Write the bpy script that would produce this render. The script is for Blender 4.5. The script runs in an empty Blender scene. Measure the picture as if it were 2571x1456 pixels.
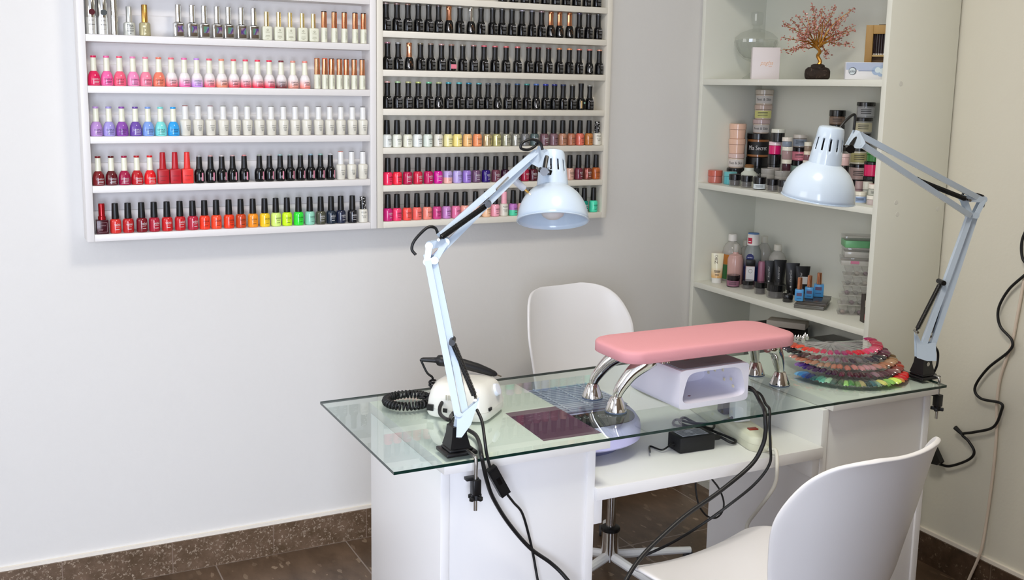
import bpy, bmesh, math, random
from mathutils import Vector, Matrix
random.seed(7)
PI = math.pi
C = bpy.context.scene.collection
sc = bpy.context.scene

# ------------------------------------------------------------------ camera geometry (measured from the room's own lines)
F, CX, CY, EYE = 2617.1, 1285.5, 639.3, 1.42
YAW, PITCH, ROLL = 0.4706, 0.1599, 0.0176
_f = Vector((math.sin(YAW)*math.cos(PITCH), math.cos(YAW)*math.cos(PITCH), -math.sin(PITCH)))
_r = Vector((math.cos(YAW), -math.sin(YAW), 0)); _u = _r.cross(_f)
RT = _r*math.cos(ROLL) + _u*math.sin(ROLL); UP = -_r*math.sin(ROLL) + _u*math.cos(ROLL); FW = _f
EYEV = Vector((0, 0, EYE))
def _ray(px, py): return FW + RT*((px-CX)/F) - UP*((py-CY)/F)
def at_z(px, py, z): d = _ray(px, py); return EYEV + d*((z-EYE)/d.z)
def at_y(px, py, y): d = _ray(px, py); return EYEV + d*(y/d.y)
def at_x(px, py, x): d = _ray(px, py); return EYEV + d*(x/d.x)
def at_d(px, py, dep): return EYEV + _ray(px, py)*dep
def depth(p): return (Vector(p)-EYEV).dot(FW)
def x_of(px, y, z):
    k = RT - FW*((px-CX)/F); return -(k.y*y + k.z*(z-EYE))/k.x
def y_of(px, x, z):
    k = RT - FW*((px-CX)/F); return -(k.x*x + k.z*(z-EYE))/k.y

# ------------------------------------------------------------------ materials
def lin(h, g=1.0):
    h = h.lstrip('#'); o = []
    for i in (0, 2, 4):
        c = int(h[i:i+2], 16)/255
        c = c/12.92 if c <= .04045 else ((c+.055)/1.055)**2.4
        o.append(min(c*g, .92))
    return (*o, 1)
_M = {}
def mat(h, rough=.4, metal=0., g=1.15, coat=0., alpha=1., emit=0.):
    key = (h, rough, metal, g, coat, alpha, emit)
    if key in _M: return _M[key]
    m = bpy.data.materials.new('paint_'+h.strip('#')); m.use_nodes = True
    b = m.node_tree.nodes['Principled BSDF']
    b.inputs['Base Color'].default_value = lin(h, g)
    b.inputs['Roughness'].default_value = rough; b.inputs['Metallic'].default_value = metal
    b.inputs['Coat Weight'].default_value = coat
    if alpha < 1: b.inputs['Alpha'].default_value = alpha
    if emit: b.inputs['Emission Color'].default_value = lin(h); b.inputs['Emission Strength'].default_value = emit
    _M[key] = m; return m
def nodes(name):
    m = bpy.data.materials.new(name); m.use_nodes = True
    nt = m.node_tree; nt.nodes.clear()
    out = nt.nodes.new('ShaderNodeOutputMaterial')
    return m, nt, out
def N(nt, typ, **kw):
    n = nt.nodes.new(typ)
    for k, v in kw.items():
        if k.startswith('i_'): n.inputs[k[2:].replace('_', ' ')].default_value = v
        elif k.startswith('n'): n.inputs[int(k[1:])].default_value = v
        else: setattr(n, k, v)
    return n
def clear(name, tint, refl=1.45, rough=.02, mix=None, haze=0.):
    """see-through glass or plastic: transparent body with a Fresnel reflection on it, optionally slightly milky"""
    m, nt, out = nodes(name)
    t = N(nt, 'ShaderNodeBsdfTransparent'); t.inputs[0].default_value = (*tint, 1)
    gl = N(nt, 'ShaderNodeBsdfGlossy'); gl.inputs['Roughness'].default_value = rough
    fr = N(nt, 'ShaderNodeFresnel'); fr.inputs['IOR'].default_value = refl
    body = t
    if haze:
        d = N(nt, 'ShaderNodeBsdfDiffuse'); d.inputs[0].default_value = (*(mix or tint), 1)
        mm = N(nt, 'ShaderNodeMixShader'); mm.inputs[0].default_value = haze
        nt.links.new(t.outputs[0], mm.inputs[1]); nt.links.new(d.outputs[0], mm.inputs[2]); body = mm
    x = N(nt, 'ShaderNodeMixShader')
    ge = N(nt, 'ShaderNodeNewGeometry'); fm = N(nt, 'ShaderNodeMath', operation='SUBTRACT', use_clamp=True)   # thin sheet: only the face the light meets reflects
    nt.links.new(fr.outputs[0], fm.inputs[0]); nt.links.new(ge.outputs['Backfacing'], fm.inputs[1])
    nt.links.new(fm.outputs[0], x.inputs[0]); nt.links.new(body.outputs[0], x.inputs[1]); nt.links.new(gl.outputs[0], x.inputs[2])
    nt.links.new(x.outputs[0], out.inputs[0]); return m
def plaster(name, col, scale=90, strength=.12, dist=.004):
    m, nt, out = nodes(name)
    b = N(nt, 'ShaderNodeBsdfPrincipled', i_Base_Color=lin(col, 1.0), i_Roughness=.75)
    tc = N(nt, 'ShaderNodeTexCoord'); no = N(nt, 'ShaderNodeTexNoise', i_Scale=scale, i_Detail=3.)
    n2 = N(nt, 'ShaderNodeTexNoise', i_Scale=6., i_Detail=2.)
    ad = N(nt, 'ShaderNodeMath', operation='MULTIPLY_ADD'); ad.inputs[1].default_value = 1.5
    bp = N(nt, 'ShaderNodeBump', i_Strength=strength, i_Distance=dist)
    L = nt.links.new
    L(tc.outputs['Object'], no.inputs['Vector']); L(tc.outputs['Object'], n2.inputs['Vector'])
    L(n2.outputs[0], ad.inputs[0]); L(no.outputs[0], ad.inputs[2]); L(ad.outputs[0], bp.inputs['Height'])
    L(bp.outputs[0], b.inputs['Normal']); L(b.outputs[0], out.inputs[0]); return m
def stone(name, base, dark, chip, scale, tile=None, chipamt=.16, rough=.35, grout='8d8178', streak=False):
    """terrazzo: mottled brown ground, irregular pale chips, optional joints every (dx, dy) from (x0, y0)"""
    m, nt, out = nodes(name); L = nt.links.new
    b = N(nt, 'ShaderNodeBsdfPrincipled', i_Roughness=rough)
    tc = N(nt, 'ShaderNodeTexCoord')
    mp = N(nt, 'ShaderNodeMapping')
    if streak: mp.inputs['Scale'].default_value = (1., .45, 1.); mp.inputs['Rotation'].default_value = (0, 0, .6)
    L(tc.outputs['Object'], mp.inputs['Vector'])
    no = N(nt, 'ShaderNodeTexNoise', i_Scale=scale*.18, i_Detail=6., i_Roughness=.65)
    L(mp.outputs[0], no.inputs['Vector'])
    r0 = N(nt, 'ShaderNodeValToRGB'); r0.color_ramp.elements[0].position = .32; r0.color_ramp.elements[1].position = .7
    r0.color_ramp.elements[0].color = lin(dark); r0.color_ramp.elements[1].color = lin(base)
    L(no.outputs[0], r0.inputs[0])
    vo = N(nt, 'ShaderNodeTexVoronoi', i_Scale=scale); wn = N(nt, 'ShaderNodeTexNoise', i_Scale=scale*1.3)
    mv = N(nt, 'ShaderNodeVectorMath', operation='MULTIPLY_ADD'); mv.inputs[1].default_value = (.02, .02, .02)
    L(wn.outputs['Color'], mv.inputs[0]); L(mp.outputs[0], mv.inputs[2]); L(mp.outputs[0], wn.inputs['Vector']); L(mv.outputs[0], vo.inputs['Vector'])
    sel = N(nt, 'ShaderNodeMath', operation='LESS_THAN'); sel.inputs[1].default_value = chipamt
    sp = N(nt, 'ShaderNodeSeparateColor'); L(vo.outputs['Color'], sp.inputs[0]); L(sp.outputs[0], sel.inputs[0])
    ins = N(nt, 'ShaderNodeMath', operation='LESS_THAN'); ins.inputs[1].default_value = .42
    L(vo.outputs['Distance'], ins.inputs[0])
    mu = N(nt, 'ShaderNodeMath', operation='MULTIPLY'); L(sel.outputs[0], mu.inputs[0]); L(ins.outputs[0], mu.inputs[1])
    m2 = N(nt, 'ShaderNodeMath', operation='MULTIPLY'); L(mu.outputs[0], m2.inputs[0]); L(sp.outputs[1], m2.inputs[1])
    mx = N(nt, 'ShaderNodeMix', data_type='RGBA'); mx.inputs[7].default_value = lin(chip)
    L(m2.outputs[0], mx.inputs[0]); L(r0.outputs[0], mx.inputs[6]); col = mx.outputs[2]
    if tile:
        sx = N(nt, 'ShaderNodeSeparateXYZ'); L(tc.outputs['Object'], sx.inputs[0])
        fac = None
        for ax, (o, d, w) in tile.items():
            a = N(nt, 'ShaderNodeMath', operation='SUBTRACT'); a.inputs[1].default_value = o; L(sx.outputs[ax], a.inputs[0])
            p = N(nt, 'ShaderNodeMath', operation='PINGPONG'); p.inputs[1].default_value = d/2; L(a.outputs[0], p.inputs[0])
            l = N(nt, 'ShaderNodeMath', operation='LESS_THAN'); l.inputs[1].default_value = w; L(p.outputs[0], l.inputs[0])
            if fac is None: fac = l
            else:
                mm = N(nt, 'ShaderNodeMath', operation='MAXIMUM'); L(fac.outputs[0], mm.inputs[0]); L(l.outputs[0], mm.inputs[1]); fac = mm
        g = N(nt, 'ShaderNodeMix', data_type='RGBA'); g.inputs[7].default_value = lin(grout)
        L(fac.outputs[0], g.inputs[0]); L(col, g.inputs[6]); col = g.outputs[2]
    L(col, b.inputs['Base Color']); L(b.outputs[0], out.inputs[0]); return m
def wood(name, c1, c2, scale=9, axis=(1, 8, 8)):
    m, nt, out = nodes(name); L = nt.links.new
    b = N(nt, 'ShaderNodeBsdfPrincipled', i_Roughness=.5)
    tc = N(nt, 'ShaderNodeTexCoord'); mp = N(nt, 'ShaderNodeMapping'); mp.inputs['Scale'].default_value = axis
    no = N(nt, 'ShaderNodeTexNoise', i_Scale=scale, i_Detail=4.)
    r = N(nt, 'ShaderNodeValToRGB'); r.color_ramp.elements[0].color = lin(c1); r.color_ramp.elements[1].color = lin(c2)
    r.color_ramp.elements[0].position = .3; r.color_ramp.elements[1].position = .7
    L(tc.outputs['Object'], mp.inputs[0]); L(mp.outputs[0], no.inputs['Vector']); L(no.outputs[0], r.inputs[0]); L(r.outputs[0], b.inputs['Base Color']); L(b.outputs[0], out.inputs[0]); return m
def gradient(c_low, c_high, z0, z1, rough=.22):
    """paint that turns from one colour to another up the thing's own height"""
    key = ('grad', c_low, c_high, z0, z1)
    if key in _M: return _M[key]
    m, nt, out = nodes('two_tone'); L = nt.links.new
    b = N(nt, 'ShaderNodeBsdfPrincipled', i_Roughness=rough)
    tc = N(nt, 'ShaderNodeTexCoord'); s = N(nt, 'ShaderNodeSeparateXYZ')
    mr = N(nt, 'ShaderNodeMapRange'); mr.inputs[1].default_value = z0; mr.inputs[2].default_value = z1
    mx = N(nt, 'ShaderNodeMix', data_type='RGBA'); mx.inputs[6].default_value = lin(c_low, 1.15); mx.inputs[7].default_value = lin(c_high, 1.15)
    L(tc.outputs['Object'], s.inputs[0]); L(s.outputs[2], mr.inputs[0]); L(mr.outputs[0], mx.inputs[0]); L(mx.outputs[2], b.inputs['Base Color']); L(b.outputs[0], out.inputs[0])
    _M[key] = m; return m
def holo():
    m, nt, out = nodes('holographic_foil'); L = nt.links.new
    b = N(nt, 'ShaderNodeBsdfPrincipled', i_Roughness=.18, i_Metallic=.85)
    tc = N(nt, 'ShaderNodeTexCoord'); mp = N(nt, 'ShaderNodeMapping'); mp.inputs['Scale'].default_value = (55, 55, 45)
    no = N(nt, 'ShaderNodeTexNoise', i_Scale=1., i_Detail=0.)
    oi = N(nt, 'ShaderNodeObjectInfo'); ad = N(nt, 'ShaderNodeVectorMath', operation='ADD')
    r = N(nt, 'ShaderNodeValToRGB')
    cols = ['8fe0c0', 'a8c8f0', '8a60d0', 'd8b0e0', 'e8f0f0', '6090d0']
    e = r.color_ramp.elements; e[0].color = lin(cols[0]); e[0].position = .3; e[1].color = lin(cols[5]); e[1].position = .7
    for i in range(1, 5): x = e.new(.3+.08*i); x.color = lin(cols[i])
    L(tc.outputs['Object'], mp.inputs[0]); L(mp.outputs[0], ad.inputs[0]); L(oi.outputs['Random'], ad.inputs[1])
    L(ad.outputs[0], no.inputs['Vector']); L(no.outputs[0], r.inputs[0]); L(r.outputs[0], b.inputs['Base Color']); L(b.outputs[0], out.inputs[0]); return m

WHITE_LAM = mat('e9e7e6', .35, g=1.0); WHITE_EDGE = mat('e6e2df', .5, g=1.0)
CAB_WHITE = mat('e3e4d9', .4, g=1.0); RACK_WHITE = mat('e6e3e1', .4, g=1.0); RACK_IVORY = mat('e2ddd0', .4, g=1.0)
LAMP_WHITE = mat('c0cfde', .22, g=1.0, coat=.4); BLACK = mat('0b0b0d', .38, g=1); BLACK_GLOSS = mat('08080a', .12, g=1)
CHROME = mat('d8d4d0', .06, 1., g=1); STEEL = mat('b9b7b2', .28, 1., g=1); GOLD = mat('c89a52', .25, 1., g=1.1)
ROSE = mat('c98a68', .16, 1., g=1.25); SILVER = mat('d9d9d7', .1, 1., g=1); PALEGOLD = mat('d9c795', .12, 1., g=1.2)
CORD = mat('0c0c0e', .45, g=1); WHITE_CORD = mat('dcd9cd', .5, g=1)
CREAM = mat('e6e6d2', .3, g=1.05); SHELL = mat('ecebec', .32, g=1.0)
GLASS = clear('tabletop_glass', (.935, .985, .962), 1.5, .0)
GLASS_EDGE = mat('0f2c26', .1, g=1); CLEAR = clear('clear_plastic', (.90, .89, .88), 1.45, .05, (.70, .68, .67), .14)
MILKY = clear('milky_plastic', (.9, .9, .88), 1.4, .1, (.72, .70, .66), .45)
CRYSTAL = clear('cut_crystal', (.955, .962, .955), 1.7, .01, (.60, .63, .60), .10)
HOLO = holo()

# ------------------------------------------------------------------ mesh builder
class MB:
    def __init__(s): s.v = []; s.f = []; s.m = []
    def add(s, vs, fs, m=0, M=None):
        o = len(s.v)
        s.v += [tuple(M @ Vector(p)) if M is not None else tuple(p) for p in vs]
        s.f += [tuple(o+i for i in q) for q in fs]
        s.m += (m if isinstance(m, list) else [m]*len(fs)); return s
    def box(s, x0, x1, y0, y1, z0, z1, m=0, M=None, bev=0., seg=2):
        if bev <= 0:
            vs = [(x, y, z) for z in (z0, z1) for y in (y0, y1) for x in (x0, x1)]
            return s.add(vs, [(0, 2, 3, 1), (4, 5, 7, 6), (0, 1, 5, 4), (2, 6, 7, 3), (0, 4, 6, 2), (1, 3, 7, 5)], m, M)
        bm = bmesh.new(); bmesh.ops.create_cube(bm, size=1)
        bmesh.ops.scale(bm, vec=(x1-x0, y1-y0, z1-z0), verts=bm.verts)
        bmesh.ops.translate(bm, vec=((x0+x1)/2, (y0+y1)/2, (z0+z1)/2), verts=bm.verts)
        bmesh.ops.bevel(bm, geom=bm.edges[:], offset=bev, segments=seg, affect='EDGES', profile=.5)
        bm.verts.index_update()
        s.add([v.co[:] for v in bm.verts], [[v.index for v in f.verts] for f in bm.faces], m, M); bm.free(); return s
    def lathe(s, prof, seg=20, m=0, M=None, skip=None, sq=0.):
        """profile of (r, z[, material]); sq > 0 squares the section off"""
        vs = []; idx = []; fs = []; ms = []
        for p in prof:
            r, z = p[0], p[1]
            if r < 1e-6: idx.append([len(vs)]*seg); vs.append((0, 0, z))
            else:
                row = []
                for k in range(seg):
                    a = 2*PI*(k+.5)/seg; ca, sa = math.cos(a), math.sin(a); q = r
                    if sq: q = r*(1-sq+sq/max(abs(ca), abs(sa)))
                    row.append(len(vs)); vs.append((q*ca, q*sa, z))
                idx.append(row)
        for i in range(len(prof)-1):
            mm = prof[i+1][2] if len(prof[i+1]) > 2 else m
            for k in range(seg):
                if skip and skip(i, k): continue
                q = [idx[i][k], idx[i][(k+1) % seg], idx[i+1][(k+1) % seg], idx[i+1][k]]
                u = []
                for t in q:
                    if t not in u: u.append(t)
                if len(u) > 2: fs.append(u); ms.append(mm)
        return s.add(vs, fs, ms, M)
    def tube(s, pts, r, seg=8, m=0, cap=True, M=None, flat=None):
        pts = [Vector(p) for p in pts]; n = len(pts)
        rs = r if isinstance(r, (list, tuple)) else [r]*n
        vs = []; fs = []
        t0 = (pts[1]-pts[0]).normalized()
        a = t0.orthogonal().normalized() if flat is None else (Vector(flat)-t0*t0.dot(Vector(flat))).normalized()
        for i, p in enumerate(pts):
            t = (pts[min(i+1, n-1)]-pts[max(i-1, 0)]).normalized()
            a = (a-t*a.dot(t))
            a = a.normalized() if a.length > 1e-6 else t.orthogonal().normalized()
            b = t.cross(a)
            for k in range(seg):
                g = 2*PI*(k+.5)/seg; vs.append(p+(a*math.cos(g)+b*math.sin(g))*rs[i])
        for i in range(n-1):
            for k in range(seg):
                fs.append((i*seg+k, i*seg+(k+1) % seg, (i+1)*seg+(k+1) % seg, (i+1)*seg+k))
        if cap: fs.append(tuple(range(seg))[::-1]); fs.append(tuple((n-1)*seg+k for k in range(seg)))
        return s.add(vs, fs, m, M)
    def bar(s, a, b, w, t, side, m=0):
        """rectangular bar from a to b, w across 'side', t the other way"""
        a, b = Vector(a), Vector(b); d = (b-a).normalized(); sd = Vector(side); sd = (sd-d*d.dot(sd)).normalized(); nn = d.cross(sd)
        vs = [p+sd*(w/2*i)+nn*(t/2*j) for p in (a, b) for i, j in ((-1, -1), (1, -1), (1, 1), (-1, 1))]
        return s.add(vs, [(3, 2, 1, 0), (4, 5, 6, 7), (0, 1, 5, 4), (1, 2, 6, 5), (2, 3, 7, 6), (3, 0, 4, 7)], m)
    def prism(s, poly, z0, z1, m=0, M=None):
        n = len(poly); vs = [(x, y, z0) for x, y in poly]+[(x, y, z1) for x, y in poly]
        fs = [tuple(range(n))[::-1], tuple(range(n, 2*n))]+[(i, (i+1) % n, n+(i+1) % n, n+i) for i in range(n)]
        return s.add(vs, fs, m, M)
    def plate(s, pts, nrm, t, m=0):
        n = len(pts); o = Vector(nrm).normalized()*t/2; P = [Vector(p) for p in pts]
        vs = [p-o for p in P]+[p+o for p in P]
        fs = [tuple(range(n))[::-1], tuple(range(n, 2*n))]+[(i, (i+1) % n, n+(i+1) % n, n+i) for i in range(n)]
        return s.add(vs, fs, m)
    def patch(s, r, a0, a1, z0, z1, m=0, n=4, M=None, r1=None):
        """strip on a round body, angles measured from the front (-y)"""
        r1 = r if r1 is None else r1; vs = []
        for i in range(n+1):
            a = a0+(a1-a0)*i/n
            vs += [(r*math.sin(a), -r*math.cos(a), z0), (r1*math.sin(a), -r1*math.cos(a), z1)]
        return s.add(vs, [(2*i, 2*i+2, 2*i+3, 2*i+1) for i in range(n)], m, M)
    def rect(s, x0, x1, z0, z1, y, m=0, M=None):
        return s.add([(x0, y, z0), (x1, y, z0), (x1, y, z1), (x0, y, z1)], [(0, 1, 2, 3)], m, M)
    def text(s, string, w, h, x=0, z=0, r=None, y=0., m=1, M=None, up=False, shear=0.):
        """lettering w wide and h tall centred at (x, z), on the front plane y or bent round radius r"""
        vs, fs = glyphs(string, shear); out = []
        x0 = min(p[0] for p in vs); x1 = max(p[0] for p in vs); z0 = min(p[1] for p in vs); z1 = max(p[1] for p in vs)
        for p in vs:
            a = ((p[0]-x0)/max(x1-x0, 1e-6)-.5)*w; b = ((p[1]-z0)/max(z1-z0, 1e-6)-.5)*h
            if up: a, b = -b, a
            a += x; b += z
            if r: out.append((r*math.sin(a/r), -r*math.cos(a/r), b))
            else: out.append((a, y, b))
        return s.add(out, fs, m, M)
    def mesh(s, name, nmat, smooth=35):
        me = bpy.data.meshes.new(name); me.from_pydata(s.v, [], s.f); me.update()
        for _ in range(nmat): me.materials.append(None)
        if nmat > 1: me.polygons.foreach_set('material_index', s.m)
        if smooth:
            me.shade_smooth(); me.set_sharp_from_angle(angle=math.radians(smooth))
        return me
_G = {}
def glyphs(string, shear=0.):
    k = (string, shear)
    if k in _G: return _G[k]
    cu = bpy.data.curves.new('lettering', 'FONT'); cu.body = string; cu.resolution_u = 2; cu.shear = shear
    ob = bpy.data.objects.new('lettering', cu); C.objects.link(ob)
    dg = bpy.context.evaluated_depsgraph_get(); dg.update()
    me = bpy.data.meshes.new_from_object(ob.evaluated_get(dg))
    _G[k] = ([v.co[:] for v in me.vertices], [tuple(p.vertices) for p in me.polygons])
    bpy.data.objects.remove(ob); bpy.data.curves.remove(cu); bpy.data.meshes.remove(me)
    return _G[k]
def smooth_path(pts, n=6):
    P = [Vector(p) for p in pts]; P = [P[0]*2-P[1]]+P+[P[-1]*2-P[-2]]; out = []
    for i in range(1, len(P)-2):
        a, b, c, d = P[i-1:i+3]
        for k in range(n):
            t = k/n
            out.append(.5*((2*b)+(c-a)*t+(2*a-5*b+4*c-d)*t*t+(3*b-a-3*c+d)*t**3))
    out.append(P[-2]); return out
def link_mesh(name, me, mats, parent=None, loc=(0, 0, 0), rot=(0, 0, 0)):
    o = bpy.data.objects.new(name, me); C.objects.link(o)
    o.location = loc; o.rotation_euler = rot
    for i, m in enumerate(mats):
        o.material_slots[i].link = 'OBJECT'; o.material_slots[i].material = m
    if parent is not None: o.parent = parent
    return o
def obj(name, mb, mats, parent=None, loc=(0, 0, 0), rot=(0, 0, 0), smooth=35):
    if not isinstance(mats, (list, tuple)): mats = [mats]
    return link_mesh(name, mb.mesh(name, len(mats), smooth), mats, parent, loc, rot)
LABELS = set()
def tag(o, label, cat, group=None):
    n = len(label.split()); assert 4 <= n <= 16, (n, label)
    assert label not in LABELS or group == 'same', label
    LABELS.add(label); o['label'] = label; o['category'] = cat
    if group: o['group'] = group
    return o
def thing(name, label, cat, loc=(0, 0, 0), rz=0., group=None):
    o = bpy.data.objects.new(name, None); C.objects.link(o); o.location = loc; o.rotation_euler = (0, 0, rz); o.empty_display_size = .02
    return tag(o, label, cat, group)
def struct(name, mb, mats, smooth=0):
    o = obj(name, mb, mats, smooth=smooth); o['kind'] = 'structure'; return o
ORD = ['', 'first', 'second', 'third', 'fourth', 'fifth', 'sixth', 'seventh', 'eighth', 'ninth', 'tenth', 'eleventh', 'twelfth', 'thirteenth', 'fourteenth', 'fifteenth', 'sixteenth', 'seventeenth', 'eighteenth', 'nineteenth', 'twentieth', 'twenty-first', 'twenty-second', 'twenty-third', 'twenty-fourth', 'twenty-fifth', 'twenty-sixth']
PAL = {'red': 'c01c20', 'dark red': '7a1018', 'crimson': 'b01848', 'magenta': 'c81890', 'hot pink': 'f02a58', 'pink': 'e88aa8', 'coral': 'ff6048', 'orange': 'ff8c1e', 'brown orange': 'c8451a', 'yellow': 'f0c020', 'pale yellow': 'e8dc98', 'lime': 'c8f020', 'green': '30c838', 'mint': '60c8a8', 'teal': '0a8070', 'turquoise': '7ad8d0', 'blue': '2a9ae0', 'navy': '1c2238', 'violet': '6a50a8', 'lilac': 'b09ad0', 'mauve': '7a5a60', 'brown': '8a5040', 'tan': 'b08860', 'peach': 'f0bc98', 'grey': '80807c', 'dark grey': '4a4a44', 'silver': 'b8b8b0', 'pale gold': 'c8bc90', 'white': 'dcdcd4', 'black': '14141a', 'plum': '4a1830', 'wine': '5a1020'}
def cname(h):
    if len(h) != 6: return 'white'
    a = [int(h[i:i+2], 16) for i in (0, 2, 4)]
    return min(PAL, key=lambda k: sum((x-int(PAL[k][2*i:2*i+2], 16))**2*w for i, (x, w) in enumerate(zip(a, (3, 4, 2))))).replace(' ', '-')
# ------------------------------------------------------------------ the room
XL, XR, YF, YB, ZC = -1.75, 2.52, -1.45, 3.0, 2.62
WALLM = plaster('painted_plaster', 'e2e0dc'); WALLR = plaster('painted_plaster_side', 'e0ddcf')
struct('wall_back', MB().box(XL-.1, XR+.1, YB, YB+.1, 0, ZC), WALLM)
struct('wall_right', MB().box(XR, XR+.1, YF-.1, YB, 0, ZC), WALLR)
struct('floor', MB().box(XL-.1, XR+.1, YF-.1, YB+.1, -.05, 0),
       stone('terrazzo_tile', '6f5a48', '4c3b2c', '8f7c68', 60, tile={0: (.549, .401, .0020), 1: (2.985, .40, .0020)}, chipamt=.22, streak=True))
struct('ceiling', MB().box(XL-.1, XR+.1, YF-.1, YB+.1, ZC, ZC+.05), mat('efeeea', .8, g=1))
w = MB()   # wall to the left with its window opening
w.box(XL-.1, XL, YF, YB, 0, 1.2); w.box(XL-.1, XL, YF, YB, 2.3, ZC); w.box(XL-.1, XL, YF, 1.0, 1.2, 2.3); w.box(XL-.1, XL, 2.5, YB, 1.2, 2.3)
struct('wall_left', w, WALLM)
w = MB()   # wall behind the photographer with a glazed door opening
w.box(XL, XR, YF-.1, YF, 2.15, ZC); w.box(XL, -1.5, YF-.1, YF, 0, 2.15); w.box(.1, XR, YF-.1, YF, 0, 2.15)
struct('wall_front', w, WALLM)
# unseen dark slab, added to keep door light and bounce off the right side
struct('light_blocker', MB().box(.46, XR, .10, .20, 0, ZC), plaster('light_blocker_dark', '7d7064'))
w = MB()
for y in (1.0, 1.72, 2.44): w.box(XL-.07, XL-.02, y, y+.06, 1.2, 2.3)
for z in (1.2, 2.24): w.box(XL-.07, XL-.02, 1.0, 2.5, z, z+.06)
struct('window_1', w, WHITE_LAM)
w = MB()
for x in (-1.5, -.73, .04): w.box(x, x+.06, YF-.07, YF-.02, 0, 2.15)
for z in (0, 1.0, 2.09): w.box(-1.5, .1, YF-.07, YF-.02, z, z+.06)
struct('door_1', w, WHITE_LAM)
BBS = stone('terrazzo_skirting', '76604e', '54422f', 'a99885', 120, tile={0: (.132, .2955, .0010)}, chipamt=.6, grout='8c7a6c')
struct('baseboard_back', MB().box(XL, 2.243, 2.986, YB, 0, .093), BBS)
BBR = stone('terrazzo_skirting_side', '5c4838', '3a2a1c', '857260', 120, tile={1: (1.28, .2955, .0012)}, chipamt=.25, grout='7c6a5c')
struct('baseboard_right', MB().box(XR-.014, XR, YF, 2.1405, 0, .093), BBR)
CAULK = mat('efe8dc', .7, g=1)
struct('trim_1', MB().box(XL, 2.243, 2.991, YB, .0932, .103), CAULK)
struct('trim_2', MB().box(XR-.009, XR, YF, 2.1405, .0932, .104), CAULK)

# ------------------------------------------------------------------ wall racks
def rack(label, x0, x1, shelves, bottom, top, m, lip):
    t = thing('polish_rack', label, 'wall rack', ((x0+x1)/2, 2.999, bottom), group='polish racks on the wall')
    ox, oz = (x0+x1)/2, bottom
    def P(name, a, b, c, d, e, f, bev=.0012): return obj(name, MB().box(a-ox, b-ox, c-2.999, d-2.999, e-oz, f-oz, bev=bev), m, t)
    P('back_panel', x0+.018, x1-.018, 2.991, 2.999, bottom+.018, top-.018, 0)
    P('side_panel', x0, x0+.0185, 2.916, 2.999, bottom, top); P('side_panel', x1-.0185, x1, 2.916, 2.999, bottom, top)
    P('top_panel', x0+.0187, x1-.0187, 2.916, 2.999, top-.019, top)
    P('bottom_panel', x0+.0187, x1-.0187, 2.916, 2.999, bottom, shelves[-1])
    for z in shelves[:-1]: P('shelf', x0+.0187, x1-.0187, 2.916, 2.999, z-.0185, z)
    for z in shelves: P('back_rail', x0+.0187, x1-.0187, 2.983, 2.9909, z+.0002, z+lip, .0005)
rack('white wall rack farther from the shelf cabinet, with pale and red bottles', .232, 1.0315, [1.663, 1.534, 1.4035, 1.273, 1.144, 1.0155], .997, 1.80, RACK_WHITE, .055)
rack('ivory wall rack nearer the shelf cabinet, with rows of black bottles', 1.0335, 1.831, [1.674, 1.5735, 1.462, 1.349, 1.2355, 1.124, 1.0155], .997, 1.80, RACK_IVORY, .042)

# ------------------------------------------------------------------ bottle kinds: list of (part name, mesh); slot 0 the part's own colour, slot 1 the print
def lines(b, r, spec, m=1):
    for (z, w, h, x) in spec: b.patch(r, (x-w/2)/r, (x+w/2)/r, z, z+h, m, 4)
def cap_mesh(prof, seg=20, sq=0.): return MB().lathe(prof, seg, sq=sq).mesh('cap', 1)
KIND = {}
b = MB().lathe([(0, 0), (.0122, 0), (.0138, .0014), (.0143, .005), (.0142, .031), (.0132, .0352), (.0112, .0374), (.0084, .0384), (0, .0384)], 24)
b.text('ve\u00efn\u00e9', .0165, .0072, x=.002, z=.0235, r=.01445); lines(b, .0144, [(.0165, .011, .0008, .002), (.0095, .010, .0014, .002)])
capE = cap_mesh([(0, 0), (.0092, 0), (.0094, .002), (.0080, .0405), (.0074, .0412), (0, .0412)])
KIND['E'] = [('body', b.mesh('body', 2), 0), ('cap', capE, .0386)]
b = MB().lathe([(0, 0), (.0145, 0), (.0152, .0012), (.0156, .005), (.0152, .019), (.0136, .0275), (.0106, .034), (.0078, .0372), (0, .0372)], 24)
b.text('CHARMLAC', .0215, .0046, z=.0165, r=.0158); lines(b, .0159, [(.0105, .014, .0010, .002), (.0075, .016, .0010, 0), (.0035, .018, .0008, 0)])
capA = cap_mesh([(0, 0), (.0078, 0), (.0076, .003), (.0069, .034), (0, .034)])
band = cap_mesh([(0, 0), (.0070, 0), (.0074, .0006), (.0074, .0042), (.0068, .005), (0, .005)])
KIND['A'] = [('body', b.mesh('body', 2), 0), ('cap', capA, .0374), ('cap_band', band, .0715)]
b = MB().lathe([(0, 0), (.0108, 0), (.0118, .0012), (.0138, .026), (.0146, .037), (.0140, .041), (.0105, .0432), (.0085, .0440), (0, .0440)], 24)
b.text('MARYLIN', .0120, .0024, x=.002, z=.0268, r=.0142); b.text('EXELEN', .0105, .0028, x=.0025, z=.0212, r=.0138); lines(b, .0137, [(.0165, .009, .0008, .003), (.0135, .007, .0008, .003)])
KIND['B'] = [('body', b.mesh('body', 2), 0), ('cap', cap_mesh([(0, 0), (.0082, 0), (.0084, .001), (.0080, .035), (0, .035)]), .0442), ('cap_disc', cap_mesh([(0, 0), (.0078, 0), (.0072, .0013), (0, .0016)]), .0793)]
b = MB().box(-.0148, .0148, -.012, .012, 0, .0395, bev=.003, seg=3); b.text('CHARMLAC', .018, .003, z=.021, y=-.0122); b.rect(-.008, .004, .009, .0098, -.0122, 1)
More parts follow.
